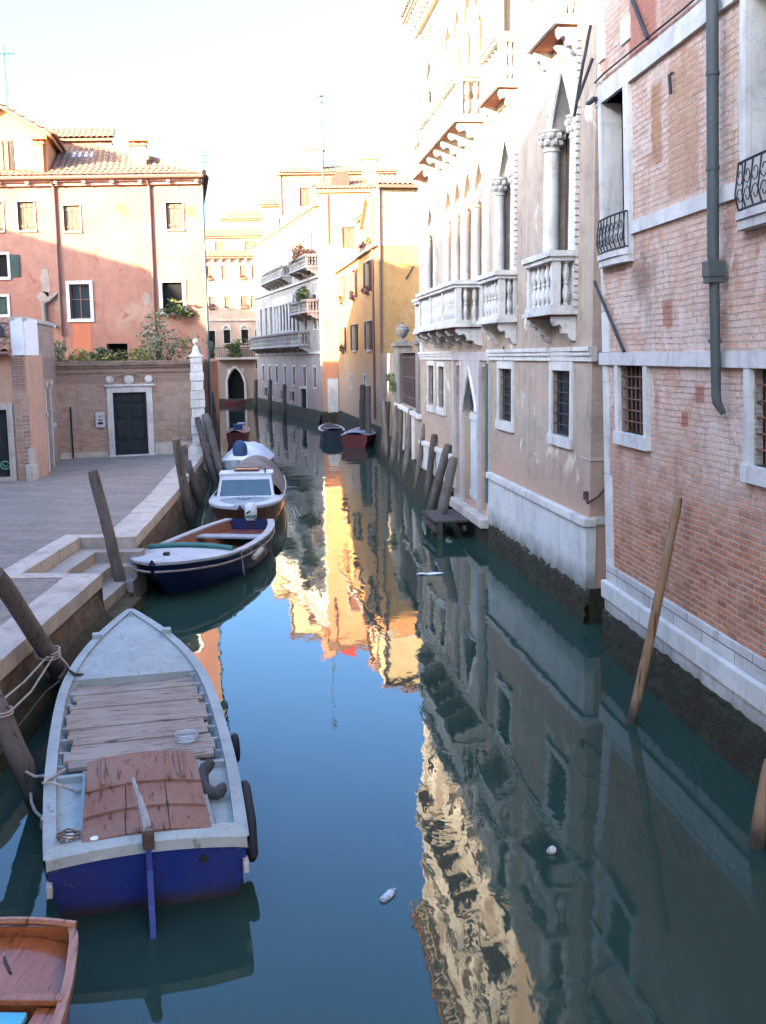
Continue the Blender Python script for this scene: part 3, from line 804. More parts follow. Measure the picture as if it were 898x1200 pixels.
# landing stage at the water gate
ls = thing('landing_stage', 'small dark timber landing stage at the foot of the white water gate door', 'landing stage', Vector((3.28,16.6,0)) + Matrix.Rotation(az_rot(-7), 3, 'Z') @ Vector((9.0,.3,0)), az_rot(-7))
m_lwood = wood('wet dark timber', (.09,.07,.055), (.045,.035,.03), .7, (1,12,12))
f = MB()
for k in range(6): f.box(-.9+.3*k, -.62+.3*k, 0, .8, .40, .45)
f.build('deck', m_lwood, ls)
f = MB(); f.box(-.95,.9,.72,.8,.18,.3); f.box(-.95,.9,.05,.12,.2,.32); f.build('beam', m_lwood, ls)
for x in (-.85, 0, .8): MB().box(x-.06, x+.06, .6, .72, -1, .39).build('leg', m_lwood, ls)
# ------------------------------------------------------------------ gate wall between palace and yellow house
def rotp(origin, az, p):
    q = Matrix.Rotation(az_rot(az), 3, 'Z') @ Vector(p); return Vector(origin) + q
PW_END = rotp((3.28,16.6,0), -7, (S_END, 0, 0))
GA = math.degrees(math.atan2(-.04-PW_END.x, 51.2-PW_END.y)); GL = math.hypot(-.04-PW_END.x, 51.2-PW_END.y)
gw = thing('garden_wall', 'low canal wall with rusty gate and stone urn between palace and yellow house', 'wall', PW_END, az_rot(GA))
m_gwall = plaster('stained wall plaster', (.38,.28,.20), (.29,.21,.15), (.2,.16,.13), .7, damp=(1.0,1.9,(.2,.16,.12)))
f = MB(); facade(f, .02, GL-.05, -.6, 4.4, [(1.2,7.6,2.5,4.39,.2)], .5); f.build('wall', m_gwall, gw)
f = MB(); f.box(.05, 9.0, -.45, .12, 2.32, 2.46, .02); f.build('ledge', m_stone, gw)
f = MB(); f.box(1.25,7.55,-.19,-.14,2.52,4.38)
k = 1.3
while k < 7.5: f.box(k, k+.03, -.14, -.10, 2.54, 4.36); k += .16
for zz in (2.8, 3.5, 4.2): f.box(1.25,7.55,-.135,-.095,zz,zz+.05)
f.build('gate', plain('dark rust', (.075,.05,.045), .85, .2, .35, 9), gw)
for (a, b) in ((.4,1.2),(7.6,9.6)):
    f = MB(); f.box(a, b, -.5, .07, 2.47, 4.65); f.box(a-.08, b+.08, -.55, .14, 4.651, 4.80); f.build('pier', m_stone_grimy, gw)
f = MB()
f.lathe([(.22,0),(.22,.06),(.1,.1),(.08,.16),(.2,.28),(.27,.42),(.28,.52),(.22,.58),(.25,.6),(.12,.66),(.06,.7),(.08,.75),(.02,.8)], (8.6,-.2,4.80), 14)
f.build('urn', m_stone_grimy, gw, smooth=True)
for s_, w_ in ((5.6,.45),(2.2,.35)):
    MB().box(s_, s_+w_, -.05, .08, .3, 2.31).build('buttress', m_stone, gw)
rough_footing('footing', gw, -.2, GL, [(.04,.9),(.2,.7),(.3,.3),(.4,0),(.5,-.5)], m_algae, 21, 60)
leafy_mesh((9.6,.1,3.1), (1.0,.25,.55), 260, .09, 5).build('creeper', m_leaf, gw)

# ------------------------------------------------------------------ yellow house
m_yel = plaster('ochre yellow plaster', (.52,.275,.10), (.45,.22,.075), (.30,.15,.06), .5, damp=(2.6,4.6,(.40,.29,.20)), patch=[((.46,.30,.16), .60, .35), ((.34,.22,.14), .64, .8)])
m_yel_top = plaster('pale cream plaster', (.58,.44,.24), (.52,.38,.2), (.36,.26,.14), .4)
yh = thing('house', 'ochre yellow house with dark shutters whose gable end faces the viewer over the urn', 'house', (-.04,51.2,0), az_rot(-9))
win_y = []
for (a, b) in ((2.85,4.15),(8.35,9.75),(13.5,14.7)): win_y.append((a,b,4.62,6.05)); win_y.append((a,b,7.5,9.02))
facade(MB(), 0, 17, -.6, 9.45, win_y+[(4.9,5.5,2.5,3.3),(10.6,11.2,2.5,3.2)], 8).build('wall', m_yel, yh)
for i, (a, b, c, d) in enumerate(win_y):
    window(yh, a, b, c, d, .14, .06, m_stone_warm, .1, 'dark', m_shut_dark if i % 2 == 0 or a < 5 else m_shut_red, flower=(c > 7) or a > 10)
window(yh, 4.9,5.5,2.5,3.3, .14,.1, m_stone,.1,'dark'); window(yh, 10.6,11.2,2.5,3.2,.14,.1,m_stone,.1,'dark')
MB().box(-.02,17.05,-8,.2,9.452,9.60).build('cornice', m_stone_warm, yh)
f = MB(); f.box(0,2.1,-6.5,-.02,9.6,12.15); f.box(2.1,16.8,-6.5,-1.4,9.6,12.6); f.build('upper_wall', m_yel_top, yh)
f = MB(); f.prism([(2.3,9.6),(6.6,9.6),(6.6,11.1),(4.45,12.35),(2.3,11.1)], 'xz', -2.2, -.25); dm = f.build('dormer', m_yel_top, yh)
f = MB(); tile_roof(f, [(2.1,-.05,11.02),(2.1,-2.4,11.02),(4.45,-2.4,12.46),(4.45,-.05,12.46)]); tile_roof(f, [(6.8,-2.4,11.02),(6.8,-.05,11.02),(4.45,-.05,12.46),(4.45,-2.4,12.46)]); f.build('dormer_roof', m_tile, dm)
for a in (3.0, 4.9):
    window(yh, a, a+.75, 9.85, 11.15, .0, .06, m_stone_warm, .08, 'none', name='window').location.y = -.26
    MB().box(a+.01, a+.74, -.26, -.20, 9.86, 11.14).build('shutter', m_shut_red, dm)
MB().box(2.6,6.3,-.2,.1,9.61,9.8).build('flower_box', m_shut_red, dm)
leafy_mesh((4.45,-.05,9.98),(1.9,.22,.28),300,.1,31).build('flowers', m_flower, dm)
f = MB(); tile_roof(f, [(-.25,-6.6,12.2),(-.25,.05,12.2),(1.9,.05,12.95),(1.9,-6.6,12.95)]); f.build('roof', m_tile, yh)
f = MB(); tile_roof(f, [(2.0,-1.2,12.62),(17,-1.2,12.62),(17,-4.2,13.9),(2.0,-4.2,13.9)]); tile_roof(f, [(2.0,-6.8,12.6),(2.0,-1.2,12.6),(2.2,-4.2,13.9)]); f.build('roof', m_tile, yh)
f = MB(); f.box(-.32,-.22,-6.7,.12,12.06,12.2); f.build('gutter', m_pipe_br, yh)
for s_, y_ in ((-.06,-.06),(1.55,.06)): MB().tube([(s_,y_,12.1),(s_,y_,1.2)], .055, 8).build('downpipe', m_pipe_br, yh)
MB().tube([(-.03,-1.3,7.9),(-.05,-1.65,8.5)], .025, 5).build('tie_rod', m_iron, yh)
f = MB(); f.box(1.0,1.9,-5.2,-4.4,12.9,14.0); f.box(.9,2.0,-5.3,-4.3,14.0,14.15); f.build('chimney', m_yel_top, yh)
rough_footing('footing', yh, -.1, 17, [(.03,.9),(.12,.7),(.2,.3),(.28,0),(.35,-.5)], m_algae, 22, 60)

# ------------------------------------------------------------------ salmon house behind (its lit end faces the viewer)
m_salm = plaster('salmon plaster', (.58,.25,.12), (.52,.21,.10), (.33,.19,.13), .4, damp=(1.0,4.0,(.36,.24,.17)))
th = thing('house', 'tall salmon house in a narrow sunlit strip behind the yellow house, with a red awning', 'house', (-3.73,68.1,0), R(180))
# local frame: +x runs to the left (west), +y faces the viewer
facade(MB(), -6.5, 0, -.6, 14.4, [(-2.2,-1.4,11,12.3)], 9).build('wall', m_salm, th)
window(th, -2.2,-1.4,11,12.3,.14,.06,m_stone_warm,.08,'shut',m_shut_red)
MB().tube([(-.55,.06,14.3),(-.55,.06,11.3)], .05, 6).build('downpipe', m_pipe_br, th)
f = MB(); f.box(-6.6,.15,-9,.2,14.4,14.55); f.build('cornice', m_stone_warm, th)
f = MB(); tile_roof(f, [(-6.7,.3,14.56),(.2,.3,14.56),(.2,-3.5,15.9),(-6.7,-3.5,15.9)]); f.build('roof', m_tile, th)
f = MB(); f.prism([(-1.9,14.6),(-.7,14.6),(-.75,15.3),(-1.2,15.75),(-1.9,15.8)], 'xz', -1.2, -.5); f.build('awning', plain('red canvas', (.32,.05,.04), .8, .1), th)
f = MB(); f.box(-3.6,-2.7,-2.2,-1.4,14.9,16.6); f.box(-3.7,-2.6,-2.3,-1.3,16.6,16.75); f.build('chimney', m_salm, th)
f = MB(); f.box(.02-1.0,-.3,-.2,.06,.2,2.9); f.build('stone_pier', m_stone, th)
rough_footing('footing', th, -1.2, .1, [(.03,.8),(.2,.6),(.3,.3),(.4,0),(.45,-.5)], m_algae, 23, 8)
f = MB(); f.tube([(.2-.4,-2,15),( .2-.4,-2,21.2)], [.06,.025], 6)
f.box(-.25,-.15,-2.4,-1.6,20.2,20.23); f.box(-.35,-.05,-2.2,-1.8,20.6,20.63); 
f.build('mast', plain('grey metal', (.06,.075,.085), .6, .3), th)

# ------------------------------------------------------------------ white palace further up the canal
m_wp = plaster('whitewashed wall', (.44,.40,.34), (.36,.31,.255), (.15,.125,.10), .9, damp=(1.5,5.0,(.26,.17,.14)), patch=[((.36,.25,.21), .62, .5)])
m_wp2 = plaster('faded rose plaster', (.48,.33,.28), (.42,.29,.25), (.28,.2,.18), .6)
wp = thing('palace', 'white palace far along the right bank with a dark columned loggia and two long balconies', 'palace', (-3.75,68.4,0), az_rot(-15.6))
ow = []
for k in range(6): ow.append((9.3+k*1.25, 10.1+k*1.25, 6.1, 8.7))
for (a, b) in ((1.3,2.3),(4.3,5.3),(7.0,8.1),(18,19),(20.4,21.4),(23,24)): ow.append((a,b,6.1,8.3))
for k in range(8): ow.append((8.2+k*1.55, 9.05+k*1.55, 10.3, 12.4))
for a in (2.0,4.6,21.2,23.2): ow.append((a,a+.95,10.3,12.2))
for a in (1.8,5.2,9.0,12.5,16.2,19.4,22.6): ow.append((a,a+.95,2.3,3.6))
for a in (10.2,14.0,18.5,22): ow.append((a,a+.6,1.1,1.8))
ow.append((5.2,7.4,.5,2.1))
facade(MB(), 0, 26.6, -.6, 13.3, ow, 9).build('wall', m_wp, wp)
for o in ow:
    hgt = o[3]-o[2]
    window(wp, *o[:4], .14, .13 if hgt > 1 else .06, m_stone, .1, 'dark' if o[2] < 2.2 or hgt > 2.4 else ('shut' if (int(o[0]*7) % 3) else 'dark'), m_shut_dark if (int(o[0]*7) % 3) else None)
f = MB()
for k in range(7): f.lathe([(.16,0),(.16,.1),(.1,.15),(.09,1.9),(.14,2.0),(.16,2.1)], (9.1+k*1.25, .1, 6.1), 8)
f.box(8.8, 17.0, -.02, .16, 8.2, 8.75); f.build('loggia_columns', m_stone, wp)
balcony(wp, 3.7, 25.0, .75, 5.0, 6.05, 40, m_stone_mid, bays=8, brk=10)
balcony(wp, 9.4, 18.7, .75, 9.95, 10.8, 24, m_stone_mid, bays=4, brk=6)
for (z0, lab) in ((9.9,0),(7.1,1)):
    b = balcony(wp, .6, 6.2, .8, z0, z0+.85, 12, m_stone_mid, bays=2, brk=3)
    leafy_mesh((3.4,.6,z0+1.15),(2.6,.5,.7),420,.16,60+lab).build('balcony_plants', m_leaf if lab else m_flower, b)
f = MB(); f.box(-.02,26.7,-9,.25,13.3,13.5); f.box(-.02,26.6,-.1,.12,9.3,9.45); f.box(-.02,26.6,-.1,.1,4.5,4.62)
x = .2
while x < 26.5: f.box(x, x+.2, .0, .24, 13.05, 13.298); x += .6
f.build('cornice', m_stone, wp)
f = MB(); tile_roof(f, [(-.1,.35,13.52),(26.9,.35,13.52),(25,-4.5,15),(1,-4.5,15)])
f.build('roof', m_tile, wp)
for (a, y) in ((8.4,-1.6),(15,-2),(20,-3)):
    b0 = 13.6; f = MB(); f.box(a,a+.8,y-.8,y,b0,b0+2.6); f.box(a-.15,a+.95,y-.95,y+.15,b0+2.6,b0+2.95); f.build('chimney', m_salm, wp)
rough_footing('footing', wp, -.1, 26.6, [(.03,.8),(.15,.6),(.25,.3),(.35,0),(.4,-.5)], m_algae, 24, 60)
# ------------------------------------------------------------------ house closing the view
m_fb = plaster('pale rose plaster', (.48,.35,.24), (.42,.28,.19), (.25,.17,.13), .6, damp=(3.0,7.0,(.24,.165,.13)))
fb = thing('house', 'pale house closing the canal view with a dark water arch and planted balcony', 'house', (-13.5,98.9,0), R(180))
of = [(-.78,.74,.3,3.3,.6)]
for a in (-3.2,-.85,1.75,3.6): of.append((-a-.75,-a,5.6,6.85)) if False else None
def X(a): return -a         # photo-right is local -x here
def W4(a, b, c, d): return (-b, -a, c, d)
of += [W4(-2.35,-1.75,5.2,6.8), W4(-.95,-.35,5.65,6.85), W4(.68,1.3,5.65,6.85), W4(1.95,2.5,5.65,6.85)]
of += [W4(-2.2,-1.7,8.8,9.9), W4(-.8,-.3,8.8,9.9), W4(.7,1.35,8.8,9.9), W4(1.6,2.1,8.8,9.9)]
of += [W4(-2.3,-1.85,11.4,12.65), W4(-.98,-.45,11.4,12.65), W4(.72,1.25,11.4,12.65), W4(1.8,2.35,11.4,12.65)]
of += [W4(1.9,2.2,3.3,4.2)]
facade(MB(), -6, 9, -.6, 13.2, of, 9).build('wall', m_fb, fb)
for i, o in enumerate(of[1:]):
    window(fb, *o[:4], .14, .08, m_stone_warm, .1, 'shut' if o[2] > 8 else 'dark', (m_shut_wood if o[2] > 8 else None), flower=(8 < o[2] and i % 2 == 0))
f = MB(); spandrels(f, -.78, .74, 1.9, 3.28, 3.3, -.3, .02); f.box(-1.0,-.78,-.1,.08,.2,2.2); f.box(.74,.96,-.1,.08,.2,2.2); arch_mould(f, -.86, .82, 2.1, 3.45, .12, .05)
o = f.build('water_arch', m_stone_warm, fb)
MB().box(-.77,.73,-.59,-.57,.3,3.28).build('doorway', m_dark, o)
f = MB(); f.box(-2.3,1.6,.0,.8,4.15,4.35); f.build('balcony', m_stone_warm, fb)
f = MB()
for k in range(24): f.box(-2.25+k*.16,-2.21+k*.16,.72,.76,4.35,5.2)
f.box(-2.3,1.6,.7,.78,5.2,5.26); ba = f.build('railing', m_iron, fb)
leafy_mesh((-.3,.6,4.95),(1.9,.45,.65),700,.14,71).build('balcony_plants', m_leaf, ba)
f = MB(); f.box(-2.6,2.2,-.02,.12,7.65,7.8); f.build('string_course', m_stone_warm, fb)
for a in (-.65,.98):
    f = MB(); arch_mould(f, X(a)-.36, X(a)+.36, 6.9, 7.3, .09, .03); f.build('arch_moulding', m_stone, fb)
f = MB(); f.box(-6,9,-9,.3,13.2,13.35)
x = -5.9
while x < 9: f.box(x,x+.2,.0,.28,13.0,13.198); x += .75
f.build('cornice', m_stone_warm, fb)
f = MB(); tile_roof(f, [(-6.2,.5,13.36),(9.2,.5,13.36),(9.2,-2.2,14.15),(-6.2,-2.2,14.15)]); f.build('roof', m_tile, fb)
f = MB(); facade(f, -5, 8, 13.3, 15.4, [W4(-1.8,-.9,14.2,15.05), W4(.95,2.05,14.2,15.05)], 6); fo = f.build('roof_storey', m_fb, fb); fo.location.y = -2.2
for a, b in ((-1.8,-.9),(.95,2.05)):
    MB().box(-b+.02,-a-.02,-.13,-.08,14.22,15.03).build('shutter', m_shut_red, fo)
f = MB(); tile_roof(f, [(-5.3,-1.9,15.42),(8.3,-1.9,15.42),(8.3,-5,16.5),(-5.3,-5,16.5)]); f.build('roof', m_tile, fb)
rough_footing('footing', fb, -3, 4, [(.03,.55),(.15,.45),(.25,.2),(.35,0),(.4,-.5)], m_algae, 25, 20)
# taller house behind it
hb = thing('house', 'tall cream house rising behind the far canal house, topped by low tiled roofs', 'house', (-13.3,112,0), R(180))
facade(MB(), -4.6, 3.0, 0, 18.3, [(-3.2,-2.6,17.0,17.7),(-1.0,-.4,16.3,17.4)], 8).build('wall', m_yel_top, hb)
window(hb,-3.2,-2.6,17.0,17.7,.14,.06,m_stone_warm,.06,'shut',m_shut_red); window(hb,-1.0,-.4,16.3,17.4,.14,.06,m_stone_warm,.06,'shut',m_shut_red)
f = MB(); f.box(-4.6,-1.2,-7,-.6,18.3,19.6); f.build('roof_storey', m_yel_top, hb)
f = MB(); tile_roof(f, [(-1.4,.3,18.32),(3.2,.3,18.32),(2.2,-3,19.6),(-1.2,-3,19.6)]); tile_roof(f, [(-4.9,-.3,19.62),(-.9,-.3,19.62),(-1.6,-3,20.9),(-4.2,-3,20.9)]); f.build('roof', m_tile, hb)
hc = thing('house', 'tall cream house rising above the roof of the white palace', 'house', (-1.6,83,0), R(180))
facade(MB(), -3, 5.9, 0, 18.0, [(3.6,4.4,15.6,17.0),(1.2,2.0,15.6,17.0)], 7).build('wall', m_yel_top, hc)
for a_ in (1.2,3.6): window(hc, a_,a_+.8,15.6,17.0,.14,.06,m_stone_warm,.06,'shut',m_shut_red)
MB().tube([(5.8,.07,17.9),(5.8,.07,15)], .06, 6).build('downpipe', m_pipe_br, hc)
f = MB(); tile_roof(f, [(-3.3,.35,18.02),(6.1,.35,18.02),(5,-3.5,19.1),(-2,-3.5,19.1)]); tile_roof(f, [(6.1,.35,18.02),(6.1,-7.2,18.02),(5,-3.5,19.1)]); f.build('roof', m_tile, hc)
f = MB(); f.box(2.6,3.6,-2.2,-1.4,18.3,20.0); f.box(2.5,3.7,-2.3,-1.3,20.0,20.2); f.build('chimney', m_salm, hc)
hs = thing('house', 'narrow cream house with a dark rooftop between white palace and far canal house', 'house', (-9.2,97,0), R(180))
facade(MB(), -2.4, 1.2, 0, 17.6, [(-.9,-.3,15.6,16.5)], 4).build('wall', m_yel_top, hs)
window(hs,-.9,-.3,15.6,16.5,.14,.06,m_stone_warm,.06,'shut',m_shut_red)
f = MB(); tile_roof(f, [(-2.6,.3,17.62),(1.5,.3,17.62),(.6,-2,18.6),(-1.8,-2,18.6)]); f.build('roof', m_tile, hs)

# ------------------------------------------------------------------ left bank: paved square, kerb, quay wall, steps
QZ = 1.0
edge = [(-3.95,-8), (-4.25,11.0), (-4.39,16.2)]
edge2 = [(-4.63,19.5), (-5.14,26.2), (-6.3,37.4)]
M = Mt('paving slabs', .85, .2)
vec = M.n('ShaderNodeMapping', {0: M.co(), 2: (0,0,R(8)), 3: (1,1,1)}).outputs[0]
bt = M.n('ShaderNodeTexBrick', {'Vector': vec, 'Color1': (.185,.152,.118), 'Color2': (.235,.195,.155), 'Mortar': (.115,.095,.075), 'Scale': 1.0, 'Mortar Size': .012, 'Mortar Smooth': .3, 'Brick Width': .75, 'Row Height': .36})
a = M.noise(.7, 5, .6); b = M.noise(9, 5, .65)
c = M.mix(M.mr(a, .35, .7, 0, .4), bt.outputs[0], (.28,.225,.17)); c = M.mix(M.mr(b, .5, .75, 0, .5), c, (.10,.085,.07)); c = M.mix(M.mr(M.noise(2.3, 6, .7, dist=.8), .55, .7, 0, .5), c, (.10,.088,.078))
M.col(c); M.bump(M.ma('ADD', M.ma('MULTIPLY', bt.outputs[1], -1), M.ma('MULTIPLY', b, .8)), .01, .8)
m_pave = M.done()
f = MB()
f.prism([(-60,-8), (edge[0][0]-.5,-8), (edge[1][0]-.5,11), (-4.88,16.2), (-6.05,16.2), (-6.05,19.85), (-5.15,19.85), (-5.72,26.2), (-6.9,37.6), (-10.4,62), (-60,62)], 'xy', -.6, QZ)
tag(f.build('paving', m_pave), kind='structure')
m_kerb = stone('kerb stone', (.47,.40,.315), (.19,.155,.12), .95, rough=.7)
f = MB(); rg = random.Random(2)
def kerb_run(f, A, B, wid, z0=.80, z1=1.012):
    A = Vector((*A,0)); B = Vector((*B,0)); d = (B-A).normalized(); nrm = Vector((-d.y, d.x, 0)); L = (B-A).length; x = 0
    while x < L-.02:
        l = min(rg.uniform(1.1,1.9), L-x)
        if L-x-l < .4: l = L-x
        p = [A+d*(x+.004), A+d*(x+l-.004)]; q = [p[1]+nrm*wid, p[0]+nrm*wid]
        dz = rg.uniform(-.004,.006)
        f.prism([(v.x, v.y) for v in (p[0],p[1],q[0],q[1])], 'xy', z0, z1+dz); x += l
kerb_run(f, edge[0], edge[1], .52); kerb_run(f, edge[1], edge[2], .52)
kerb_run(f, edge2[0], edge2[1], .6); kerb_run(f, edge2[1], edge2[2], .62)
kerb_run(f, (-4.9,15.86), (-6.05,15.86), -.36); kerb_run(f, (-6.05,16.2), (-6.05,19.5), -.38); kerb_run(f, (-6.05,19.5), (-5.2,19.5), .38)
ko = f.build('kerb', m_kerb); tag(ko, kind='structure')
m_quay = brick('quay masonry', (.25,.16,.11), (.18,.12,.09), (.2,.18,.15), bw=.3, bh=.09, damp=(.25,.85,(.035,.034,.015)))
qw = thing('quay_wall', 'weedy brick quay wall below the white kerb on the left bank', 'wall', (0,0,0))
def vwall(f, pts, z0, z1, inset=.06):
    for (A, B) in zip(pts, pts[1:]):
        n = 24; P = []
        rg = random.Random(int(A[1]*10))
        d = Vector((B[0]-A[0], B[1]-A[1], 0)).normalized(); nr = Vector((-d.y, d.x, 0))
        m = max(4, int((Vector(B)-Vector(A)).length/.25))
        for i in range(m+1):
            t_ = i/m; row = []
            for k in range(7):
                z = z1+(z0-z1)*k/6; off = inset + rg.gauss(0,.015) - (.10 if z < .35 else 0) - max(0, .3-z)*.2
                row.append((A[0]+(B[0]-A[0])*t_+nr.x*off, A[1]+(B[1]-A[1])*t_+nr.y*off, z))
            P.append(row)
        f.grid(P)
f = MB(); vwall(f, edge, -.7, .81); vwall(f, edge2, -.7, .81); vwall(f, [(-4.4,16.22),(-6.0,16.22)], -.7, .81, .0); vwall(f, [(-6.0,16.2),(-6.0,19.5)], -.7,.81,.0)
f.build('wall_face', m_quay, qw, smooth='all')
for (pts, nm) in ((edge,'weed_band'),(edge2,'weed_band')):
    f = MB(); vwall(f, pts, -.5, .42, -.03); f.build(nm, m_algae, qw, smooth='all')
st = thing('water_steps', 'stone steps let into the quay leading down to the water', 'steps', (-5.66,16.22,0))
for k in range(4):
    zt = .80-.2*k; f = MB()
    x0 = .36*k; y1 = 3.27-.36*k
    f.prism([(x0,.02+.001*k),(x0+.36,.02+.001*k),(x0+.36,y1-.36),(1.2-.0,y1-.36),(1.2,y1),(x0,y1)], 'xy', -.5, zt)
    f.build('step', stone('step stone %d' % k, (.36,.31,.25), (.14,.115,.09), .85) if k < 2 else m_quay if k == 3 else stone('wet step stone', (.28,.25,.21), (.1,.09,.07), .7), st)
f = MB(); f.box(-.02,1.22,-.005,.018,-.5,.80); f.build('cheek', m_kerb, st)

# ------------------------------------------------------------------ brick garden wall with door
m_gbrick = brick('old pinkish brick', (.46,.27,.17), (.36,.20,.125), (.44,.36,.28), wash=((.50,.37,.28), .5, 2.5, .5), patches=[(-1,8,3.5,4.4,(.27,.16,.11),.05,.1,.5)])
bw_ = thing('brick_wall', 'pinkish brick wall with dark panelled door closing the little square', 'wall', (-6.45,37.5,0), az_rot(-113))
facade(MB(), .2, 5.1, 0, 4.02, [(1.83,2.97,1.0,3.18,.14)], .4).build('wall', m_gbrick, bw_)
f = MB(); f.box(.2,5.1,-.45,.05,4.021,4.10); f.box(.2,5.1,-.5,.10,4.101,4.25); f.build('coping', brick('coping brick', (.33,.19,.13), (.25,.15,.1), (.33,.28,.24), bw=.3), bw_)
f = MB(); f.box(.2,5.1,-.02,.04,3.86,3.93); f.build('string_course', m_gbrick, bw_)
f = MB(); f.box(.2,1.6,-.1,.05,.9,1.40,.01); f.box(3.2,5.05,-.1,.05,.9,1.18,.01); f.build('plinth', m_stone_warm, bw_)
f = MB(); surround(f, 1.83, 2.97, 1.0, 3.18, .2, -.1, .06, 0); f.box(1.55,3.25,-.1,.12,3.39,3.46); f.box(1.6,3.2,-.1,.2,.96,1.03)
df = f.build('door_frame', m_stone, bw_)
m_door = wood('dark green door', (.022,.028,.028), (.012,.016,.018), .5, (14,14,1))
for (a, b) in ((1.84,2.395),(2.405,2.96)):
    f = MB(); f.box(a,b,-.13,-.08,1.03,3.17)
    for (c, d) in ((1.12,1.45),(1.55,2.2),(2.3,2.75),(2.83,3.1)):
        f.box(a+.08,b-.08,-.08,-.055,c,d,.008); f.box(a+.13,b-.13,-.055,-.035,c+.05,d-.05,.006)
    f.build('door', m_door, bw_)
for s_, rr in ((3.05,.13),(2.4,.16),(1.72,.13)):
    f = MB(); n = 20
    f.prism([(s_+rr*math.cos(2*math.pi*k/n), 3.62+rr*math.sin(2*math.pi*k/n)) for k in range(n)], 'xz', -.02, .07)
    f.prism([(s_+rr*.7*math.cos(2*math.pi*k/n), 3.62+rr*.7*math.sin(2*math.pi*k/n)) for k in range(n)], 'xz', .071, .1)
    f.build('medallion', m_stone, bw_)
f = MB(); f.tube([(2.75,.1,3.74),(2.6,.12,3.82),(2.4,.12,3.84),(2.2,.12,3.82),(2.05,.1,3.76)], .025, 6); f.build('hood_moulding', m_gbrick, bw_)
f = MB(); f.box(3.28,3.58,-.02,.1,2.02,2.52,.01); ib = f.build('intercom', m_stone_clean, bw_)
f = MB(); f.box(3.34,3.52,.1,.112,2.12,2.2); f.box(3.36,3.50,.1,.112,2.25,2.29)
f.lathe([(.035,-.01),(.035,.01)], (3.43,.105,2.4), 10); f.build('buttons', m_iron, ib)
f = MB(); f.tube([(4.38,.06,2.75),(4.38,.06,1.0)], .03, 6); f.build('downpipe', m_iron, bw_)
# stone pier with a ball
pr = thing('pillar', 'white banded stone pillar topped by a ball at the corner of the quay', 'pillar', (-6.45,37.35,0), az_rot(-100))
f = MB(); rg = random.Random(4); z = -.4
while z < 4.3:
    h_ = rg.uniform(.26,.34); e = .02 if rg.random() > .5 else -.01
    wd = .26 - .012*z
    f.box(-wd-e, wd+e, -.24, .24+e, z, min(z+h_,4.34)-.012, .012); z += h_
f.build('shaft', m_stone_clean, pr)
f = MB(); f.box(-.25,.25,-.25,.25,4.34,4.42,.01); f.lathe([(.2,0),(.15,.06),(.12,.12),(.095,.27),(.045,.32),(.04,.36),(.08,.39),(.1,.45),(.09,.51),(.05,.55),(.01,.57)], (0,0,4.42), 14)
f.build('finial', m_stone_clean, pr, smooth=True)
f = MB(); f.lathe([(.09,-.06),(.12,-.02),(.12,.03),(.06,.06)], (0,.26,1.35), 10); f.build('boss', m_stone_warm, pr)
f = MB(); f.box(-.36,.34,-.3,.30,-.5,1.30,.02); f.build('base', m_stone, pr)

# ------------------------------------------------------------------ pink house
def warp_ph(c): return Vector((c.x + .19*max(0.0, -c.y-.6), c.y, c.z))
WARP = warp_ph
m_pink = plaster('rose plaster', (.33,.165,.115), (.28,.125,.085), (.19,.10,.075), .8, damp=(3.0,6.0,(.29,.14,.09)), patch=[((.33,.20,.14), .60, .45), ((.24,.085,.05), .60, .9)])
ph = thing('house', 'large rose plastered house with tiled hip roof behind the brick garden wall', 'house', (-6.65,41,0), R(180))
# local: +x to the left, +y to the viewer
wu = [(.72,1.35,9.12,10.1),(4.58,5.2,9.1,10.05),(6.28,6.92,9.15,10.2),(7.47,8.1,9.15,10.2)]
wl = [(.85,1.61,6.05,7.17),(4.37,5.14,5.85,7.15),(7.42,8.15,7.45,8.28),(7.52,8.2,6.05,6.72)]
op = [(3.04,3.83,4.1,4.9,.4)]
facade(MB(), 0, 17, 0, 10.75, wu+wl+op, 11).build('wall', m_pink, ph)
for i, o in enumerate(wu): window(ph, *o, .14, .04, m_stone_warm, .06, 'shut', m_shut_wood)
window(ph, *wl[0], .14, .13, m_stone_clean, .1, 'dark', flower=False)
leafy_mesh((1.2,.25,6.02),(.75,.3,.3),260,.09,81).build('window_plants', m_leaf, ph)
window(ph, *wl[1], .14, .12, m_stone_clean, .12, 'glass')
window(ph, *wl[2], .14, .09, m_stone_clean, .1, 'dark', m_shut_green); window(ph, *wl[3], .14, .09, m_stone_clean, .1, 'shut', m_shut_green)
MB().box(3.05,3.82,-.39,-.37,4.1,4.9).build('doorway', m_dark, ph)
f = MB(); f.box(-.12,17,-11,.14,10.75,10.86); f.box(-.1,17,-11.2,.34,10.92,11.02); x = .05
while x < 17: f.box(x,x+.13,.0,.30,10.80,10.918); x += 1.05
f.box(-.1,17,.145,.26,10.862,10.916); f.build('cornice', plaster('rose render', (.52,.30,.22), (.46,.25,.18), (.34,.26,.2), .4), ph)
f = MB(); f.tube([(17,.4,11.0),(-.12,.4,11.0),(-.12,-11,11.0)], .075, 8); f.build('gutter', m_pipe_br, ph)
for s_ in (1.93,5.5): MB().tube([(s_,.3,10.95),(s_,.07,10.7),(s_,.07,4.2 if s_ < 3 else 5.2)], .05, 8).build('downpipe', m_pipe_br, ph)
MB().tube([(-.1,.3,10.95),(-.06,.06,10.7),(-.06,.06,1.0)], .05, 8).build('downpipe', m_pipe, ph)
f = MB(); tile_roof(f, [(-.2,.42,11.03),(17,.42,11.03),(17,-5,13.2),(4.6,-5,13.2)]); tile_roof(f, [(-.2,-11.2,11.03),(-.2,.42,11.03),(4.6,-5,13.2)]); tile_roof(f, [(17,-11.2,11.03),(-.2,-11.2,11.03),(4.6,-5,13.2),(17,-5,13.2)])
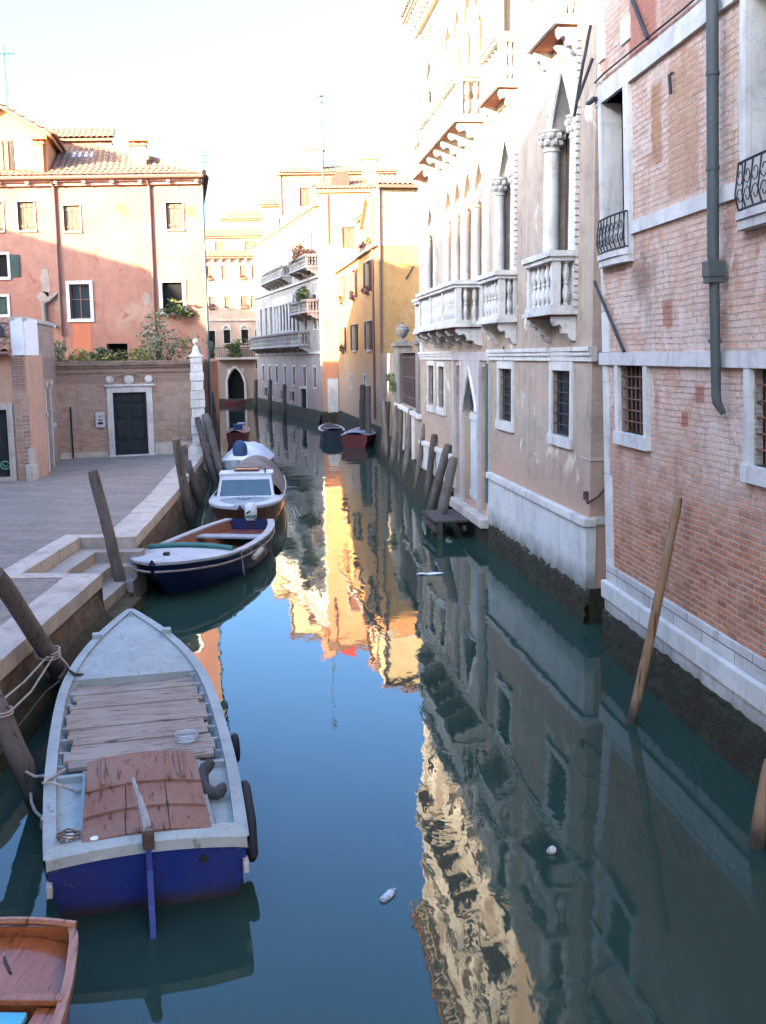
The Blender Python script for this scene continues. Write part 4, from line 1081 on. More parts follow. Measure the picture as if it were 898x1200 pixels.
f.tube([(-.2,.42,11.1),(4.6,-5,13.28),(17,-5,13.28)], .11, 8); f.build('roof', m_tile, ph)
f = MB(); f.box(3.6,6.6,-8,-4.4,12.2,13.3); f.build('roof_storey', m_pink, ph)
f = MB(); tile_roof(f, [(3.5,-4.2,13.3),(6.8,-4.2,13.3),(6.8,-6.2,14.1),(3.5,-6.2,14.1)]); f.build('roof', m_tile, ph)
# gabled dormer
f = MB(); f.prism([(5.75,11.1),(9.3,11.1),(9.3,12.75),(7.52,13.75),(5.75,12.75)], 'xz', -4.5, -.25)
dm = f.build('dormer', plaster('cream orange render', (.46,.23,.10), (.42,.19,.08), (.3,.15,.08), .4), ph)
f = MB(); tile_roof(f, [(5.45,-4.8,12.62),(5.45,.15,12.62),(7.52,.15,13.82),(7.52,-4.8,13.82)]); tile_roof(f, [(9.6,.15,12.62),(9.6,-4.8,12.62),(7.52,-4.8,13.82),(7.52,.15,13.82)]); f.build('dormer_roof', m_tile, dm)
f = MB()
for k in range(8): f.box(7.2+k*.2, 7.36+k*.2, -.25, -.2, 11.4, 12.45)
f.build('panel', m_shut_wood, dm)
f = MB(); f.box(6.25,6.95,-.25,-.17,11.4,12.45); f.box(6.35,6.85,-.17,-.15,11.5,12.38); f.build('window', m_white, dm)
f = MB(); f.box(6.98,7.12,-.25,-.16,11.4,12.45); f.build('shutter', m_shut_dark, dm)
for (s_, y_, zt, wd) in ((6.05,-.1,12.3,.35),(2.42,-.9,12.35,.55)):
    f = MB(); f.box(s_-wd/2,s_+wd/2,y_-.5,y_,11.0,zt); f.box(s_-wd/2-.06,s_+wd/2+.06,y_-.56,y_+.06,zt,zt+.07)
    for k in (-1,1): f.box(s_+k*wd*.3-.05,s_+k*wd*.3+.05,y_-.45,y_-.05,zt+.07,zt+.16)
    f.box(s_-wd/2-.1,s_+wd/2+.1,y_-.6,y_+.1,zt+.16,zt+.2); f.build('chimney', bpy.data.materials['cream orange render'], ph)
f = MB(); f.prism([(-2.6,12.22),(-3.4,12.54),(-3.42,12.62),(-2.62,12.30)], 'yz', 4.3, 5.2); f.build('skylight', plain('skylight frame', (.45,.5,.55), .2, .6), ph)
f = MB(); f.tube([(7.6,-3,13.4),(7.6,-3,16.6)], .02, 5); f.tube([(7.2,-3,16.3),(8.2,-3,16.3)], .015, 4)
for k in range(6): f.tube([(7.25+k*.17,-3.25,16.3),(7.25+k*.17,-2.75,16.3)], .01, 4)
f.build('aerial', m_iron, ph)
f = MB(); f.tube([(-.1,-1.2,11.1),(-.1,-1.2,12.2)], .015, 4); f.tube([(-.3,-1.2,12.0),(.1,-1.2,12.0)], .01, 4); f.tube([(-.25,-1.2,11.75),(.05,-1.2,11.75)], .01, 4); f.build('aerial', m_iron, ph)
# old plaster scar and rainwater bracket on the facade
f = MB(); f.tube([(5.55,.06,6.85),(5.9,.08,6.55),(6.15,.1,6.45)], [.05,.08,.10], 6); f.tube([(6.12,.1,6.5),(6.1,.1,5.75),(5.6,.3,5.55)], [.1,.09,.07], 6); f.build('flue_stub', m_stone_grimy, ph)
f = MB(); f.box(4.4,5.1,.0,.008,4.4,5.7); f.build('repaired_patch', plaster('red repair plaster', (.48,.15,.075), (.44,.14,.07), (.3,.11,.07), .5), ph)
m_scar = plaster('bared grey plaster', (.33,.26,.21), (.27,.20,.16), (.18,.13,.10), .8)
rg = random.Random(11)
for (cx_, cz_, rx_, rz_) in ((6.02,7.25,.20,.55),(6.12,6.7,.28,.22),(2.22,6.55,.16,.26)):
    f = MB(); n_ = 26
    pts = [(cx_+rx_*math.cos(2*math.pi*t_/n_)*rg.uniform(.75,1.1), cz_+rz_*math.sin(2*math.pi*t_/n_)*rg.uniform(.8,1.1)) for t_ in range(n_)]
    f.prism(pts, 'xz', -.01, .012); f.build('plaster_scar', m_scar, ph)

WARP = None
# brick wall along the canal beyond the pillar
cw = thing('brick_wall', 'reddish brick bank wall along the left canal edge beyond the white pillar', 'wall', (-6.42,37.9,0), az_rot(-7.4))
f = MB(); f.box(0,28,0,.35,-.6,4.15); f.build('wall', brick('bank brick', (.30,.17,.12), (.23,.13,.09), (.28,.23,.19), damp=(.4,1.2,(.04,.035,.02))), cw)
f = MB(); f.box(-.05,28.05,-.06,.42,4.151,4.28); f.build('coping', m_stone_warm, cw)
leafy_mesh((20,.2,4.6),(4,.3,.5),300,.16,91).build('creeper', m_leaf, cw)

# ------------------------------------------------------------------ little annex at the left edge
m_ann = plaster('terracotta plaster', (.50,.30,.20), (.45,.26,.17), (.3,.19,.14), .7)
an = thing('annex', 'small terracotta annex with dark door and white parapet at the left edge of the square', 'house', (-9.75,29.4,0), R(180))
facade(MB(), .0, 8, .9, 4.45, [(.62,1.75,1.1,2.97,.14)], 1.4).build('wall', m_ann, an)
MB().box(1.35,8,-7,-1.402,.9,4.45).build('rear_wall', m_ann, an)
f = MB(); f.box(.02,.44,-.02,.025,.95,2.86); f.build('exposed_brick', brick('exposed brick', (.42,.2,.13), (.3,.14,.09), (.46,.38,.3), bw=.28, bh=.11, msize=.025), an)
f = MB(); surround(f, .62, 1.75, 1.1, 2.97, .17, -.1, .05, .14); f.build('door_frame', m_stone_warm, an)
f = MB(); f.box(.63,1.74,-.13,-.08,1.12,2.95); f.box(.7,1.14,-.08,-.06,1.25,2.8); f.box(1.2,1.68,-.08,-.06,1.25,2.8); dr = f.build('door', m_door, an)
f = MB(); f.tube([(.78+.13*math.cos(k*.42),-.055,1.42+.11*math.sin(k*.42)) for k in range(16)], .014, 6); f.tube([(.72,-.055,1.42),(.78,-.055,1.36),(.86,-.055,1.46)], .012, 5); f.build('scrawl', plain('green spray paint', (.12,.42,.25), .6, .2), dr)
f = MB(); f.box(-.07,.13,-.25,.22,.9,1.45,.03); f.box(-.04,.06,-.25,.12,1.45,1.9,.02); f.build('guard_stone', m_stone_warm, an)
f = MB(); f.box(.02,.36,-1.2,.06,4.452,5.45); f.build('parapet', plain('white render', (.7,.7,.69), .85, .1, .06), an)
f = MB(); tile_roof(f, [(.37,.25,4.55),(8,.25,4.55),(8,-1.6,5.5),(.37,-1.6,5.5)]); f.build('roof', m_tile, an)
f = MB(); f.tube([(.36,.3,4.5),(8,.3,4.5)], .06, 6); f.build('gutter', m_pipe_br, an)
f = MB(); f.lathe([(.02,.3),(.05,.28),(.1,.12),(.13,.0),(.12,-.02)], (.5,.38,4.95), 10); f.tube([(.4,.1,5.3),(.5,.38,5.3),(.5,.38,5.2)], .012, 5); f.build('iron_fitting', m_iron, an)  # small dark iron bell shape on a bent arm beside the parapet
sw = thing('brick_wall', 'tall narrow brick side wall with stone gate jambs between annex and garden wall', 'wall', (-9.74,29.38,0), math.atan2(6.3,-1.1))
f = MB(); f.box(.03,6.35,.02,.4,.9,5.4); f.build('wall', m_gbrick, sw)
f = MB(); f.box(.0,6.4,-.03,.42,5.401,5.5); f.build('coping', m_stone_warm, sw)
for (a, hh) in ((2.1,3.5),(3.2,3.55)):
    f = MB(); f.box(a,a+.28,-.16,.02,.95,hh,.01); f.box(a-.05,a+.33,-.22,.02,hh,hh+.16,.01); f.box(a-.03,a+.31,-.19,.02,hh-.85,hh-.72,.01); f.build('jamb', m_stone_warm, sw)
f = MB(); f.box(2.4,3.18,-.03,.018,.95,3.4); f.build('door', m_shut_dark, sw)
f = MB(); f.tube([(1.2,-.06,4.3),(1.25,-.06,1.0)], .03, 6); f.build('downpipe', m_iron, sw)
f = MB(); f.box(4.4,4.6,-.12,.02,2.2,2.32); f.build('bracket', m_stone, sw)

# ------------------------------------------------------------------ garden plants behind the brick wall
def bush(name, label, cat, c, rad, n, size, mat, seed, group=None, clumps=8, hgt=None):
    t_ = thing(name, label, cat, (c[0], c[1], 0), 0, group)
    leafy_mesh((0,0,c[2]), rad, n, size, seed, 1.2, clumps).build('foliage', mat, t_)
    f = MB(); rg = random.Random(seed)
    for k in range(5):
        a = rg.uniform(0,6.3); f.tube([(.05*math.cos(a),.05*math.sin(a),1.0),(rad[0]*.3*math.cos(a),rad[1]*.3*math.sin(a),c[2]-rad[2]*.4),(rad[0]*.6*math.cos(a),rad[1]*.6*math.sin(a),c[2]+rad[2]*.4)], [.03,.02,.008], 5)
    f.build('stems', m_stem, t_)
    return t_
bush('oleander', 'tall pale flowering bush at the right end of the garden, below the planted window', 'bush', (-7.85,38.4,4.55), (.95,.7,1.1), 1300, .07, m_leaf_ol, 101, None, 20)
bush('shrub', 'low yellow green shrub spilling over the garden wall right of the little window', 'bush', (-8.95,37.9,4.32), (.95,.6,.55), 1000, .065, m_leaf_yel, 102, None, 14)
bush('shrub', 'dark green shrub in front of the little garden window', 'bush', (-9.9,38.2,4.25), (.55,.5,.5), 500, .07, m_leaf_dark, 103)
bush('shrub', 'yellow green vine mound at the left part of the garden wall', 'bush', (-10.8,37.5,4.25), (.75,.5,.5), 800, .065, m_leaf_yel, 104, None, 12)
bush('shrub', 'greyish flowering shrub in the corner beside the tall side wall', 'bush', (-11.4,37.2,4.4), (.5,.5,.6), 380, .075, m_leaf_ol, 105, None, 10)
bush('shrub', 'small green shrub tucked behind the white pillar', 'bush', (-6.85,38.8,4.3), (.4,.4,.55), 380, .07, m_leaf_yel, 106)

# ------------------------------------------------------------------ unseen houses, and one added block, shaped by the shade they cast
def sunblock(label, pts, zt, mat, ridge=None):
    t_ = thing('house', label, 'house', (0,0,0))
    f = MB(); f.prism(pts, 'xy', 0, zt); f.build('wall', mat, t_)
    if ridge:
        f = MB(); cx = sum(p[0] for p in pts)/len(pts); cy = sum(p[1] for p in pts)/len(pts)
        for a, b in zip(pts, pts[1:]+pts[:1]): f.face([(a[0],a[1],zt+.01),(b[0],b[1],zt+.01),(cx,cy,zt+ridge)])
        f.build('roof', m_tile, t_)
    return t_
def uw(u, w_):
    a = R(SUN_AZ); return (u*math.cos(a)+w_*math.sin(a), -u*math.sin(a)+w_*math.cos(a))
te = math.tan(R(SUN_EL))
# heights follow the roof line whose shadow falls across the canal; h(w) = h0 - w*tan(elevation)
def strip(label, prof, w0, w1, mat):
    """a row house seen along the sun: prof = [(u, h0)...]; its eave line is its skyline"""
    t_ = thing('house', label, 'house', (0,0,0))
    f = MB()
    for (u0, h0), (u1, h1) in zip(prof, prof[1:]):
        A, B, C, D = uw(u0, w0), uw(u1, w0), uw(u1, w1), uw(u0, w1)
        za, zb = h0 - w0*te, h1 - w0*te
        lo = [(*A,-.5),(*B,-.5),(*C,-.5),(*D,-.5)]; hi = [(*A,za),(*B,zb),(*C,zb-.6),(*D,za-.6)]
        f.face(hi); f.face([lo[0],lo[1],hi[1],hi[0]]); f.face([lo[2],lo[3],hi[3],hi[2]]); f.face([lo[1],lo[2],hi[2],hi[1]]); f.face([lo[3],lo[0],hi[0],hi[3]])
    f.build('wall', mat, t_); return t_
strip('terracotta house on the left side of the square, outside the view', [(-41.5,13.8),(-37.0,13.3),(-36.3,12.4),(-35.4,11.2),(-34.6,12.8),(-31,13.9)], -3, -9, m_ann)
strip('long plastered house left of the quay, outside the view', [(-31,14.0),(-25,13.8),(-20,13.2),(-17.7,12.9),(-15,12.75),(-14,12.8),(-13,13.0),(-12.2,13.1),(-8,13.0),(2,13.0)], -6, -14, m_ann)
strip('long bank house behind the rose house, hidden by it', [(-55.2,23.0),(-60,24.0),(-76,24.5),(-92,23.8)], 28, 20, m_ann)
strip('low unseen block added to shade the foot of the salmon house', [(-55.15,14.9),(-50.5,14.9)], 26, 21, m_ann)  # added unseen block, its height set to keep the salmon wall's foot shaded
# ------------------------------------------------------------------ boats
def lerp(a, b, t): return a+(b-a)*t
def hull_mesh(mb, st, keel, rake=.0):
    """st = [(x, half breadth, gunwale z)], keel = [(half breadth, z)] per station at chine; closed shell with thickness"""
    P = []
    xm = st[-1][0]
    for (x, b, g), (kb, kz) in zip(st, keel):
        q = max(0.0, (x/xm-.55)/.45); rk = rake*q*q; mb_ = (b*.6+kb*.4)*(1-.15*q)
        row = [(x, b, g), (x-rk*.35, lerp(b*.985, mb_, q), g*.6+kz*.4), (x-rk*.85, kb*1.02, kz+.08), (x-rk, kb*.8, kz), (x-rk, 0, kz-.03), (x-rk, -kb*.8, kz), (x-rk*.85, -kb*1.02, kz+.08), (x-rk*.35, -lerp(b*.985, mb_, q), g*.6+kz*.4), (x, -b, g)]
        P.append(row)
    mb.grid(P)
    mb.face(P[0][::-1]); mb.face(P[-1])
    return P
def st_at(st, x):
    for a, b in zip(st, st[1:]):
        if a[0] <= x <= b[0]:
            t = (x-a[0])/(b[0]-a[0]); return (x, lerp(a[1],b[1],t), lerp(a[2],b[2],t))
    return st[-1] if x > st[-1][0] else st[0]
def dense(st, n):
    """smooth resample (Catmull-Rom)"""
    out = []
    m = len(st)
    for i in range(m-1):
        p0, p1, p2, p3 = st[max(i-1,0)], st[i], st[i+1], st[min(i+2,m-1)]
        for k in range(n):
            t = k/n
            out.append(tuple(.5*((2*p1[j]) + (-p0[j]+p2[j])*t + (2*p0[j]-5*p1[j]+4*p2[j]-p3[j])*t*t + (-p0[j]+3*p1[j]-3*p2[j]+p3[j])*t**3) for j in range(3)))
    out.append(tuple(st[-1])); return out
def gunwale(mb, st, w, h, drop=.0, out=.02):
    """capping strip that follows the sheer, both sides meeting at the bow"""
    for sg in (1, -1):
        A = []
        for (x, b, g) in st:
            bo = max(b+out, .0); bi = max(b-w, 0)
            A.append([(x, sg*bo, g-h), (x, sg*bo, g), (x, sg*bi, g), (x, sg*bi, g-h), (x, sg*bo, g-h)])
        mb.grid(A)
def deck_strip(mb, st, x0, x1, dz, inset, n=10, camber=.02):
    P = []
    for i in range(n+1):
        x = lerp(x0, x1, i/n); s = st_at(st, x); b = max(s[1]-inset, .005)
        P.append([(x, b*k/4, s[2]+dz+camber*(1-(k/4)**2)) for k in range(-4, 5)])
    mb.grid(P)

m_blue = paint('deep blue hull paint', (.010,.026,.17), .5, .7, (.02,.03,.08))
m_blue_t = paint('worn blue hull paint', (.009,.025,.17), .55, .8, (.03,.025,.03), chip=(.08,.08,.10), scum=(.02,.17,(.03,.02,.012)))
m_blue2 = paint('dark navy hull paint', (.012,.022,.085), .35, .4, (.03,.04,.07))
m_grey = paint('pale blue grey deck paint', (.30,.335,.31), .75, .65, (.11,.10,.08), chip=(.15,.125,.095))
m_boards = wood('grey weathered boards', (.35,.27,.20), (.21,.155,.115), .85, (10,1.2,10), grey=(.35,.30,.245))
m_hatch = wood('faded brown hatch board', (.27,.125,.075), (.20,.088,.052), .65, (1.5,12,10), grey=(.28,.155,.105))
m_varn = wood('varnished mahogany', (.40,.12,.03), (.27,.065,.018), .3, (1.2,14,10), coat=.6)
m_redw = wood('dark varnished hull', (.22,.065,.025), (.12,.035,.015), .3, (1,10,12), coat=.5)
m_rim0 = paint('old cream paint', (.45,.42,.36), .6, .4)
m_rub = plain('black rubber', (.012,.012,.013), .75, .3)
m_foul = plain('fouled waterline', (.05,.045,.03), .9, .1)

# --- blue work boat in the foreground
AZ1 = -14.2
wb_ = thing('work_boat', 'open work boat with grey deck, brown hatch boards and deep blue transom in the foreground', 'boat', (-1.84,7.68,0), az_rot(AZ1))
S1 = dense([(0,.755,.58),(.7,.80,.555),(1.8,.85,.55),(3.1,.86,.57),(4.2,.82,.62),(5.1,.69,.68),(5.9,.47,.75),(6.5,.235,.81),(6.92,.03,.86)], 4)
K1 = [(max(.01, b*(.86 if x < 5 else .86-.4*(x-5)/2)), -.22+max(0,x-5)*.12) for x, b, g in S1]
f = MB(); P = []
for (x, b, g), (kb, kz) in zip(S1, K1):
    rk = .2*max(0, 1-x/1.5)
    P.append([(x, b, g), (x+rk*.35, b*.99, g*.6), (x+rk*.9, lerp(b,kb,.6), .05), (x+rk, kb*.9, kz), (x+rk, 0, kz-.03), (x+rk, -kb*.9, kz), (x+rk*.9, -lerp(b,kb,.6), .05), (x+rk*.35, -b*.99, g*.6), (x, -b, g)])
f.grid(P)
# transom with a cambered top edge
top = [(0, b_, .58+.055*(1-(b_/.755)**2)) for b_ in (.755,.5,.25,0,-.25,-.5,-.755)]
tr = top + [(.07,-.75,.35),(.18,-.69,.05),(.2,-.58,-.22),(.2,0,-.25),(.2,.58,-.22),(.18,.69,.05),(.07,.75,.35)]
TG = []
for k in range(-6,7):
    q = k/6
    TG.append([(0,.755*q,.58+.055*(1-q*q)),(.05,.75*q,.36),(.17,.70*q,.05),(.2,.60*q,-.23)])
f.grid(TG); f.build('hull', m_blue_t, wb_, smooth=True)
f = MB(); gunwale(f, S1, .085, .10)
f.build('gunwale', m_grey, wb_, smooth=True)
f = MB(); deck_strip(f, S1, 4.55, 6.86, -.035, .07, 16, .03)
s_ = st_at(S1, 4.55); f.grid([[(4.55-.10*(1-(k/6)**2), s_[1]*.92*k/6, s_[2]-.035+.03*(1-(k/6)**2)), (4.55-.10*(1-(k/6)**2), s_[1]*.92*k/6, s_[2]-.2)] for k in range(-6,7)])
P = [[(4.55-.10*(1-(k/6)**2), s_[1]*.92*k/6, s_[2]-.035+.03*(1-(k/6)**2)), (4.56, s_[1]*.92*k/6, s_[2]-.035+.03*(1-(k/6)**2))] for k in range(-6,7)]
f.grid(P); fd = f.build('foredeck', m_grey, wb_, smooth=True)
f = MB()
for sg in (1,-1):
    s_ = st_at(S1, 5.9); f.box(5.84,5.98, sg*(s_[1]-.09), sg*(s_[1]+.03), s_[2]-.02, s_[2]+.055, .015)
f.box(6.62,6.78,-.02,.02,.80,.90,.008); f.build('cleat', m_grey, fd)
# floor boards: one long set of cross planks
f = MB(); rg = random.Random(8); x = 1.95
while x < 4.52:
    wv = rg.uniform(.13,.25); s_ = st_at(S1, x+.1); b_ = s_[1]-rg.uniform(.12,.20)
    f.box(x+.003, min(x+wv,4.53), -b_+rg.uniform(-.03,.03), b_+rg.uniform(-.03,.03), .50+rg.uniform(0,.01), .545+rg.uniform(-.008,.012), .006); x += wv
f.build('deck_boards', m_boards, wb_)
f = MB()
for sg in (1,-1):
    P = []
    for k in range(13):
        x = lerp(.18,4.6,k/12); s_ = st_at(S1, x); P.append([(x, sg*(s_[1]-.06), s_[2]-.03), (x, sg*(s_[1]-.13), s_[2]-.14), (x, sg*(s_[1]-.2), .38), (x, sg*.3, .36)])
    f.grid(P)
f.build('inner_planking', m_grey, wb_)
for k in range(8):
    x = 2.1+k*.34; s_ = st_at(S1, x)
    for sg in (1,-1): MB().box(x, x+.05, sg*(s_[1]-.155), sg*(s_[1]-.07), .40, s_[2]-.05).build('frame', m_grey, wb_)
f = MB()
for sg in (1,-1): f.box(.3,1.78, sg*.53, sg*.76, .455,.475); f.box(.3,1.78, sg*.5, sg*.53, .40,.56)
f.box(1.74,1.8,-.76,.76,.40,.535)
f.build('side_deck', m_grey, wb_)
f = MB(); P = []
for k in range(-6,7):
    b_ = .755*k/6; zz = .055*(1-(k/6)**2)
    P.append([(-.03,b_,.585+zz),(.16,b_*1.0,.575+zz),(.3,b_*1.01,.56+zz*.6),(.31,b_*1.01,.45)])
f.grid(P); P = [[(-.03,.755*k/6,.585+.055*(1-(k/6)**2)),(-.03,.755*k/6,.50+.055*(1-(k/6)**2)),(.02,.755*k/6,.50+.055*(1-(k/6)**2))] for k in range(-6,7)]
f.grid(P); f.build('stern_deck', paint('pale green grey stern paint', (.34,.365,.315), .7, .65, (.13,.12,.095), chip=(.14,.12,.095)), wb_, smooth=True)
hz = lambda y_: .60 + .05*(1-(y_/.5)**2)
def hatch(x0, x1, ys, lift, name='hatch_board'):
    for (a, b) in ys:
        f = MB(); P = []
        for k in range(7):
            y_ = lerp(a, b, k/6); z_ = hz(y_)+lift; P.append([(x0,y_,z_-.035),(x0,y_,z_),(x1,y_,z_+.008),(x1,y_,z_-.03),(x0,y_,z_-.035)])
        f.grid(P); f.face([p for p in P[0][:4]]); f.face([p for p in P[-1][:4]][::-1]); f.build(name, m_hatch, wb_)
hatch(.16,.60,[(-.50,-.18),(-.172,.16),(.168,.50)], 0); hatch(.58,1.06,[(-.49,-.18),(-.172,.15),(.158,.49)], .028)
hatch(1.04,1.72,[(-.485,.485)], .056)
for y_ in (.34,-.34): MB().box(1.06,1.70,y_-.015,y_+.015,hz(y_)+.05,hz(y_)+.085,.005).build('hatch_batten', m_hatch, wb_)
f = MB(); f.box(.18,1.80,-.48,.48,.37,.585); f.build('hatch_coaming', m_grey, wb_)
# rudder and tiller
f = MB(); f.prism([(-.02,.72),(-.09,.72),(-.12,.45),(-.30,.0),(-.42,-.45),(-.05,-.45),(.05,0),(.0,.3)], 'xz', -.022, .022); ru = f.build('rudder', m_blue, wb_)
f = MB(); f.box(-.13,.06,-.045,.045,.62,.76,.012); f.build('rudder_head', wood('dark wood', (.13,.08,.055), (.08,.05,.035), .7), ru)
f = MB(); f.tube([(-.1,0,.77),(.08,.02,.82),(.28,.05,.88),(.52,.09,.94)], [.04,.034,.026,.014], 8); f.build('tiller', wood('grey bleached wood', (.42,.39,.35), (.3,.27,.24), .8), ru, smooth=True)
for sg in (1,-1): MB().box(-.03,.08,sg*.72,sg*.765,.28,.38,.01).build('corner_pad', m_rim0, wb_)
f = MB(); f.lathe([(.035,-.01),(.035,.01)], (0,0,0), 10); sc_ = f.build('drain', m_iron, wb_); sc_.location = (.03,-.42,.42); sc_.rotation_euler = (0,R(80),0)
B1R = Matrix.Rotation(az_rot(AZ1), 3, 'Z')
def b1(x, y, z): return Vector((-1.84,7.68,0)) + B1R @ Vector((x,y,z))
# things lying in or hanging on the boat
f = MB(); f.tube([b1(1.20+.24*math.cos(t_), -.66+.12*math.sin(t_)+.02*t_, .60+.05*math.cos(t_)) for t_ in [k*.30+.25 for k in range(14)]], [.03]+[.055+.003*math.sin(k*2.1) for k in range(12)]+[.03], 12)
tag(f.build('fender', plain('grey rubber hose', (.045,.043,.042), .8, .25, .3, 20), smooth=True), 'curled grey hose fender lying on the side deck of the blue work boat', 'fender')
f = MB(); f.tube([b1(.95,-.93,.46),b1(1.0,-.925,.5),b1(.5,-.90,.40),b1(-.0,-.86,.30)] if False else [b1(1.25,-.885,.50),b1(1.2,-.885,.48),b1(.7,-.86,.38),b1(.3,-.825,.27),b1(.25,-.82,.25)], [.03,.05,.056,.052,.03], 10)
tag(f.build('fender', m_rub, smooth=True), 'long black rubber fender hanging along the right side of the blue work boat', 'fender')
f = MB(); f.tube([b1(2.35+.11*math.cos(k*.35), -.925, .42+.11*math.sin(k*.35)) for k in range(19)], .04, 8)
tag(f.build('fender', m_rub, smooth=True), 'round black tyre fender forward of the long fender on the blue work boat', 'fender')
f = MB(); f.lathe([(.10,0),(.115,.05),(.118,.07),(.11,.07),(.105,.05),(.09,.012),(.0,.012)], b1(2.35,-.45,.555), 16)
M = Mt('clear plastic', .15, .5); M.col((.75,.8,.8)); M.b.inputs['Transmission Weight'].default_value = .75; M.b.inputs['IOR'].default_value = 1.2
tag(f.build('tub', M.done(), smooth=True), 'clear plastic tub standing on the deck boards of the blue work boat', 'tub')
for (x, y, lab, mm) in ((.30,.60,'small white cup in dark rope on the left corner of the stern deck',m_white),(.20,.40,'tiny white lid lying on the stern deck left of the tiller',m_white)):
    f = MB(); f.lathe([(.03,0),(.038,.035),(.034,.038),(.0,.035)], b1(x,y,.585), 10); tag(f.build('cup', mm, smooth=True), lab, 'cup')
f = MB(); pts = []
rg = random.Random(6)
for k in range(46):
    a = k*.5; r_ = .065+.018*math.sin(k*1.7); pts.append(b1(.34+r_*math.cos(a), .6+r_*1.2*math.sin(a), .585+.012*(k/12)))
f.tube(pts, .008, 5); tag(f.build('rope', plain('brown cord', (.14,.11,.08), .9, .1)), 'small coil of thin rope on the left stern corner of the blue work boat', 'rope')

# --- varnished boat at the lower left corner
AZV = 172
vb = thing('varnished_boat', 'varnished wooden boat poking in at the lower left corner of the picture', 'boat', (-2.62,2.93,0), az_rot(2))
SV = dense([(0,.55,.5),(.9,.64,.48),(2.0,.64,.48),(2.9,.57,.50),(3.55,.43,.52),(3.72,.36,.53)], 4)
f = MB(); hull_mesh(f, SV, [(b*.85,-.2) for x,b,g in SV]); f.build('hull', m_varn, vb, smooth=True)
f = MB(); gunwale(f, SV, .035, .06, out=.025); f.build('gunwale', wood('pale varnished rail', (.42,.19,.10), (.33,.13,.065), .35, (1.2,12,10), coat=.4), vb)
f = MB(); f.tube([(3.74,y_,.53+.03*(1-(y_/.38)**2)) for y_ in [k*.038-.38 for k in range(21)]], .028, 6); f.build('transom_rail', bpy.data.materials['pale varnished rail'], vb)
f = MB(); P = []
for i in range(9):
    x = lerp(3.02,3.70,i/8); s_ = st_at(SV,x); P.append([(x, (s_[1]-.045)*k/6, s_[2]-.11+.05*(1-(k/6)**2)) for k in range(-6,7)])
f.grid(P); f.build('stern_deck', m_varn, vb, smooth=True)
f = MB(); f.box(.2,2.96,-.5,.5,.1,.16); f.build('floor', m_varn, vb)
f = MB(); f.box(2.97,3.02,-.54,.54,.14,.49); f.box(2.93,3.01,-.55,.55,.47,.51,.01); f.build('bulkhead', m_varn, vb)
f = MB(); f.box(.6,2.90,-.36,.22,.40,.46,.02); f.build('seat_cushion', paint('turquoise cushion', (.08,.42,.52), .6, .2), vb)
f = MB()
f.box(.4,2.94, -.40, -.57, .42,.462,.01)
f.build('side_seat', m_varn, vb)
f = MB(); f.box(3.42,3.52,.25,.30,.43,.56,.005); f.tube([(3.3,-.1,.45),(3.45,.0,.47)], .01, 5); f.build('fitting', m_iron, vb)

# --- open navy boat with outboard
ob = thing('motor_boat', 'open navy boat with white foredeck, turquoise padded edge and small outboard motor', 'boat', (-3.10,24.3,0), az_rot(-170.5))
SO = dense([(0,.55,.60),(.8,.78,.57),(2.0,.93,.55),(3.4,.96,.57),(4.6,.88,.63),(5.25,.70,.68),(5.7,.45,.71),(5.95,.16,.725),(6.02,.03,.73)], 4)
f = MB(); hull_mesh(f, SO, [(max(.02,b*.8*(1-max(0,x-3.2)/3.6)),-.2+max(0,x-4.5)*.06) for x,b,g in SO], .95); f.build('hull', m_blue2, ob, smooth=True)
f = MB()
for sg in (1,-1): f.tube([(x, sg*(b+.012), g-.16) for x,b,g in SO], .022, 6)
f.build('rubbing_strake', wood('pale strake', (.36,.30,.26), (.26,.21,.18), .6), ob)
f = MB(); gunwale(f, SO, .13, .04, out=.03); f.build('gunwale', paint('grey white gunwale', (.33,.32,.30), .6, .55), ob)
f = MB(); deck_strip(f, SO, 4.05, 6.02, .006, -.01, 18, .05); fd = f.build('foredeck', paint('white foredeck', (.38,.385,.38), .6, .5), ob, smooth=True)
f = MB(); f.box(5.25,5.37,-.05,.05,.735,.80,.015); f.build('cleat', m_iron, fd)
f = MB(); f.tube([(4.05-.06*(1-(k/8)**2), .86*k/8, .645+.05*(1-(k/8)**2)) for k in range(-8,9)], .055, 10); f.build('padded_edge', paint('turquoise vinyl', (.03,.13,.11), .5, .3), ob, smooth=True)
f = MB(); P = []
for k in range(15):
    x = lerp(.08,4.05,k/14); s_ = st_at(SO,x); P.append([(x, (s_[1]-.12), s_[2]-.03),(x, (s_[1]-.2)*.95, .2),(x, (s_[1]-.3)*.9, .08),(x,0,.06),(x, -(s_[1]-.3)*.9, .08),(x, -(s_[1]-.2)*.95, .2),(x, -(s_[1]-.12), s_[2]-.03)])
f.grid(P); f.build('inner_planking', wood('red brown inner planking', (.27,.105,.055), (.17,.065,.035), .6, (1,12,12)), ob)
f = MB(); f.box(1.25,1.6,-.80,.80,.40,.45,.01); f.build('thwart', paint('grey thwart', (.26,.28,.285), .6, .4), ob)
f = MB(); f.box(3.0,3.3,-.86,.86,.30,.34,.01); f.build('thwart', m_redw, ob)
f = MB(); f.box(2.9,3.6,-.5,.1,.08,.36,.03); f.build('locker', paint('grey locker', (.36,.40,.42), .5, .3), ob)
f = MB(); f.box(.1,.85,-.6,.6,.32,.36,.01); f.build('stern_seat', m_redw, ob)
om = thing('outboard_motor', 'small outboard motor with pale grey cowl on the stern of the open navy boat', 'outboard motor', Vector((-3.10,24.3,0)) + Matrix.Rotation(az_rot(-170.5),3,'Z') @ Vector((-.05,.02,0)), az_rot(-170.5))
